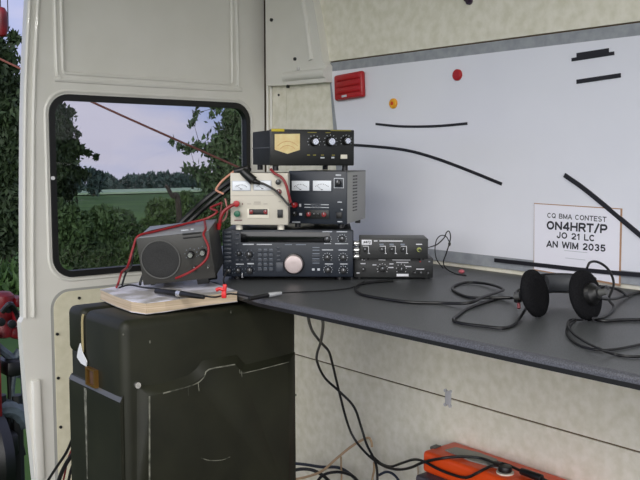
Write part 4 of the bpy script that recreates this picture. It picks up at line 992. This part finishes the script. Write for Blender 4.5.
def plant(name, label, cat, base, blobs, n, size, m_, trunk=None, tr=.1, seed=1, group=None, shell=.55, twigs=0, fuzz=0):
    root = tag(empty(name, base), label, cat, group); base = Vector(base)
    bl = [(tuple(Vector(c) - base), r) for c, r in blobs]
    leafobj('foliage', leaves(bl, n, size, seed, shell, fuzz=fuzz), m_, root)
    t = MB(); R = random.Random(seed + 50)
    top = Vector(trunk) - base if trunk else Vector(bl[0][0])
    t.tube([Vector((0, 0, -.1)), top * .35 + Vector((R.uniform(-.1, .1), 0, 0)), top * .7, top], lambda u: tr * (1.1 - .8 * u), 7)
    for c, r in bl[:twigs or 8]:
        c = Vector(c); big = [Vector(c2) for c2, r2 in bl if r2[0] > r[0] * 1.15]
        s_ = min(big, key=lambda v: (v - c).length) if big else top * R.uniform(.35, .8)
        t.tube([s_, (s_ + c) / 2 + Vector((0, 0, .1 * r[2])), c], lambda u: min(tr * .3, .05) * (1 - .7 * u) * .6, 5)
    t.obj('trunk' if tr > .05 else 'stems', m_bark, root)
    return root
def blob(px, py, Y, rpx, asp=(1, 1, 1)):
    c = yp(px, py, Y); k = (c - CAM).dot(Vector(-_b)) / F; r = rpx * k
    return (tuple(c), (r * asp[0], r * asp[1], r * asp[2]))
# dark trees at the left, seen both past the door edge and through the window
Y = 11
B = [blob(-14, 50, Y, 20), blob(6, 62, Y, 11), blob(-8, 90, Y, 24), blob(4, 120, Y, 26), blob(0, 160, Y, 30), blob(4, 200, Y, 28), blob(-4, 235, Y, 26), blob(14, 38, Y, 6), blob(12, 90, Y, 14)]
b0_ = yp(0, 250, Y); plant('hedgerow_tree', 'dark tree seen past the open edge of the rear door', 'tree', (b0_.x, Y, gz(Y)), B, 26000, .055, m_leafd, yp(0, 110, Y), .16, 3, fuzz=.42)
Y = 13
B = [blob(52, 118, Y, 12), blob(55, 140, Y, 14), blob(56, 165, Y, 15), blob(48, 180, Y, 18), blob(68, 160, Y, 7), blob(58, 108, Y, 6), blob(75, 174, Y, 6), blob(84, 175, Y, 4), blob(80, 150, Y, 4), blob(88, 153, Y, 2.6), blob(66, 128, Y, 6), blob(70, 112, Y, 3), blob(36, 130, Y, 22), blob(78, 134, Y, 2.5), blob(96, 157, Y, 2.2), blob(74, 144, Y, 4), blob(60, 190, Y, 12)]
b0_ = yp(48, 200, Y); plant('hedgerow_tree', 'leafy dark tree at the left edge of the rear window', 'tree', (b0_.x, Y, gz(Y)), B, 22000, .052, m_leafd, yp(50, 130, Y), .10, 5, twigs=16, fuzz=.5)
# hanging leafy tree at the right of the window
Y = 7.5
B = [blob(232, 118, Y, 10), blob(224, 140, Y, 12), blob(236, 150, Y, 14), blob(216, 155, Y, 9), blob(228, 178, Y, 16), blob(210, 182, Y, 11), blob(240, 130, Y, 13), blob(217, 108, Y, 4), blob(212, 115, Y, 3), blob(196, 113, Y, 3.0), blob(193, 121, Y, 3), blob(198, 106, Y, 2.2), blob(189, 125, Y, 2), blob(200, 146, Y, 5), blob(190, 148, Y, 5), blob(180, 147, Y, 3), blob(172, 142, Y, 2.5), blob(186, 170, Y, 4), blob(196, 172, Y, 6), blob(208, 150, Y, 5), blob(250, 180, Y, 24), blob(250, 215, Y, 26), blob(226, 205, Y, 14)]
b0_ = yp(246, 240, Y); plant('willow_tree', 'pale leafy tree hanging into the right side of the window view', 'tree', (b0_.x, Y, gz(Y)), B, 8500, .038, m_leafs, yp(246, 150, Y), .022, 8, twigs=22, fuzz=.55)
# hedge and bushes behind the van
bush_spec = [
    ('dense dark bush at the lower left of the window', 7, [(60, 222, 22), (72, 238, 24), (58, 258, 26), (84, 258, 20), (50, 212, 14)], m_bush, 5200),
    ('dark round bush in the middle of the window view', 7.8, [(104, 226, 20), (112, 240, 22), (96, 250, 20), (122, 224, 14), (84, 226, 14), (134, 238, 14)], m_bush, 5200),
    ('mid green bush in front of the dark ones below the window middle', 6.2, [(110, 262, 16), (128, 256, 16), (142, 262, 14), (94, 268, 12), (150, 248, 12)], m_leafm, 3200),
    ('bush rising behind the speaker', 8.4, [(160, 212, 14), (172, 222, 18), (184, 208, 16), (196, 216, 16), (166, 236, 16), (150, 226, 10)], m_leafm, 4200),
    ('dark scrub right of the speaker bush near the hanging tree', 6.3, [(205, 212, 16), (214, 226, 16), (228, 222, 18), (242, 222, 18), (200, 236, 16)], m_bush, 4200),
]
for i, (lab, Y, L, m_, n_) in enumerate(bush_spec):
    B = [blob(x, y, Y, r, (1, 1, 1)) for x, y, r in L]
    c = yp(L[1][0], L[1][1], Y); plant('hedge_bush', lab, 'bush', (c.x, Y, gz(Y)), B, n_ * 2, .042, m_, c, .03, 20 + i, 'bushes behind the van')
# thin dead branch standing in the field
c = yp(180, 205, 7); tw = tag(empty('bare_branch', (c.x, 7, gz(7))), 'bare forked branch standing against the pale field', 'branch')
off = tw.location.copy(); MB().tube([Vector((0, 0, 0)), yp(179, 212, 7) - off, yp(172, 196, 7) - off, yp(166, 185, 7) - off], lambda u: .035 - .02 * u, 6).obj('limb', m_bark, tw)
# far tree line
R = random.Random(4)
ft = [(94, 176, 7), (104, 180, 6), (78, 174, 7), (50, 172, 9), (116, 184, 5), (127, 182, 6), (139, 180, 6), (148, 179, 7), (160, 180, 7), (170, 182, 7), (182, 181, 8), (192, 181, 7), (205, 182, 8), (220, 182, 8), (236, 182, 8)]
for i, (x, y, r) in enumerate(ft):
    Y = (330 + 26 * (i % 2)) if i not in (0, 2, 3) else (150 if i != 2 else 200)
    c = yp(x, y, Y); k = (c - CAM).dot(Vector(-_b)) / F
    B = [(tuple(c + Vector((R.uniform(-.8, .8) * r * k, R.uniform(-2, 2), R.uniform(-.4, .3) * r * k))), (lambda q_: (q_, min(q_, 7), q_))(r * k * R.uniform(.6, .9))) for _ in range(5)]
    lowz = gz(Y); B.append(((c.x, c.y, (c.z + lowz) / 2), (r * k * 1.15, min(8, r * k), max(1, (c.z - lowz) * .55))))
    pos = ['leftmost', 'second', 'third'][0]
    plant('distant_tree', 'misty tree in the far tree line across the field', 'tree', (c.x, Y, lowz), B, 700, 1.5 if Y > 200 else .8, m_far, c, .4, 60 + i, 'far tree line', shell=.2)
# grass in front of the red machine
gr = leaves([(tuple(yp(4, 280, 6.0)), (.5, .35, .10))], 2600, .045, 91, .1, 3)
Rg = random.Random(77)
mb_ = [((x_, y_, gz(y_) + .1), (1.2, 1.2, .28 * Rg.uniform(.5, 1.3))) for x_, y_ in [(Rg.uniform(-3, 3) + y_ * .66, y_) for y_ in [14.8 + 26 * Rg.random() ** 1.6 for _ in range(70)]]]
wd = leafobj('meadow_weeds', leaves(mb_, 16000, .10, 92, .1, 1.8), m_grass, None); tag(wd, 'tall green weeds growing in the field between bushes and far trees', 'weeds', None, 'stuff')
go = leafobj('grass', gr, m_grass, None); tag(go, 'rough grass behind the red machine', 'grass', None, 'stuff')
# orange guy rope
A, Bp = yp(-30, 45, 3.9), yp(240, 168, 3.0)
gy = tag(empty('guy_rope', A), 'thin orange guy rope slanting down outside the rear window', 'rope')
MB().tube([Vector((0, 0, 0)), (Bp - A) * .5 + Vector((0, 0, -.006)), Bp - A], .0048, 6).obj('cord', m_ropem, gy)
# red float-like lamp hanging outside at top left
c = yp(1, 21, 4.2); k = (c - CAM).dot(Vector(-_b)) / F
rl_ = tag(empty('red_lantern', c), 'rounded dark red object hanging outside at the top left corner', 'lantern')
MB().lathe([(.5 * k, 14 * k), (4 * k, 13 * k), (6.2 * k, 9 * k), (6.6 * k, 2 * k), (6.4 * k, -8 * k), (5 * k, -14 * k), (3 * k, -15.5 * k)], 20).obj('shell', m_redmach, rl_)
MB().tube([Vector((7 * k, 0, -10 * k)), Vector((7.2 * k, 0, 14 * k)), Vector((7.2 * k, 0, 60 * k))], .5 * k, 6).obj('hanging_wire', m_dark, rl_)
MB().tube([Vector((0, 0, 13 * k)), Vector((.2 * k, 0, 30 * k)), Vector((.2 * k, 0, 60 * k))], .5 * k, 6).obj('hanging_wire', m_dark, rl_)
# red machine standing outside behind the van
c = yp(8, 315, 4.0); k = (c - CAM).dot(Vector(-_b)) / F
mc_ = tag(empty('red_machine', (c.x, c.y, gz(4))), 'red painted machine with blue-grey pipes outside, left of the door edge', 'machine')
off = mc_.location.copy(); q = c - off
def mp3(x, y, dy=0): return yp(x, y, 4.0 + dy) - off
b = MB(); b.lathe([(5 * k, -24 * k), (11 * k, -22 * k), (12 * k, -12 * k), (10 * k, -6 * k), (12 * k, -1 * k), (11 * k, 6 * k), (12.5 * k, 10 * k), (11 * k, 19 * k), (8 * k, 22 * k), (3 * k, 23 * k)], 14, Matrix.Translation(mp3(3, 314)))
b.box(-6 * k, 6 * k, -.06, .06, -5 * k, 5 * k, .015, M=Matrix.Translation(mp3(17, 301))); b.box(-5 * k, 5 * k, -.05, .05, -7 * k, 7 * k, .015, M=Matrix.Translation(mp3(17, 318, -.05)))
b.box(-7 * k, 7 * k, -.06, .06, -6 * k, 6 * k, .02, M=Matrix.Translation(mp3(14, 332)) @ Matrix.Rotation(.3, 4, 'Y'))
b.box(-12 * k, 0 * k, -.1, .1, -60 * k, 40 * k, .01, M=Matrix.Translation(mp3(-6, 370)))
b.obj('red_housing', m_redmach, mc_)
b = MB()
for x, y in ((8, 309), (1, 322), (12, 324)): b.lathe([(2 * k, -2 * k), (4 * k, -1.5 * k), (4 * k, 1.5 * k), (2 * k, 2 * k)], 12, Matrix.Translation(mp3(x, y, -.2)) @ Matrix.Rotation(PI / 2, 4, 'X'))
b.obj('black_caps', m_black, mc_)
b = MB(); b.tube([mp3(2, 312, -.22), mp3(10, 304, -.24), mp3(16, 312, -.2), mp3(20, 322, -.2)], .012, 8); b.obj('black_hoses', m_black, mc_)
b = MB(); b.box(-9 * k, 9 * k, -.08, .08, -8 * k, 8 * k, .02, M=Matrix.Translation(mp3(10, 366))); b.obj('black_gearbox', m_black, mc_)
b = MB(); b.box(-14 * k, 6 * k, -.1, .1, -12 * k, 12 * k, .02, M=Matrix.Translation(mp3(6, 440))); b.obj('black_base', m_black, mc_)
b = MB(); b.tube([mp3(-10, 340), mp3(4, 352), mp3(14, 358), mp3(20, 350)], .02, 8); b.tube([mp3(16, 362), mp3(12, 390), mp3(13, 420), mp3(20, 430)], .014, 8); b.tube([mp3(-6, 410), mp3(8, 408), mp3(18, 412), mp3(26, 424)], .045, 10)
b.tube([mp3(18, 375), mp3(23, 378), mp3(24, 400), mp3(24, 428)], .014, 8)
b.obj('pipes', m_steel, mc_)
b = MB(); b.tube([mp3(8, 356), mp3(10, 400), mp3(8, 450), mp3(9, 500)], .012, 8); b.lathe([(.16, -.06), (.22, -.05), (.24, 0), (.22, .05), (.16, .06)], 20, Matrix.Translation(mp3(-12, 455)) @ Matrix.Rotation(PI / 2, 4, 'Y')); b.tube([mp3(12, 434), mp3(18, 440), mp3(22, 455)], .02, 8)
b.obj('black_hoses', m_black, mc_)
b = MB(); b.tube([mp3(10, 434), mp3(12, 452)], .004, 6); b.obj('pale_stay', m_white, mc_)
for x in (0, 16):
    b = MB(); b.tube([mp3(x, 395), Vector((mp3(x, 395).x, mp3(x, 395).y, 0.0))], .03, 8); b.obj('leg', m_dark, mc_)
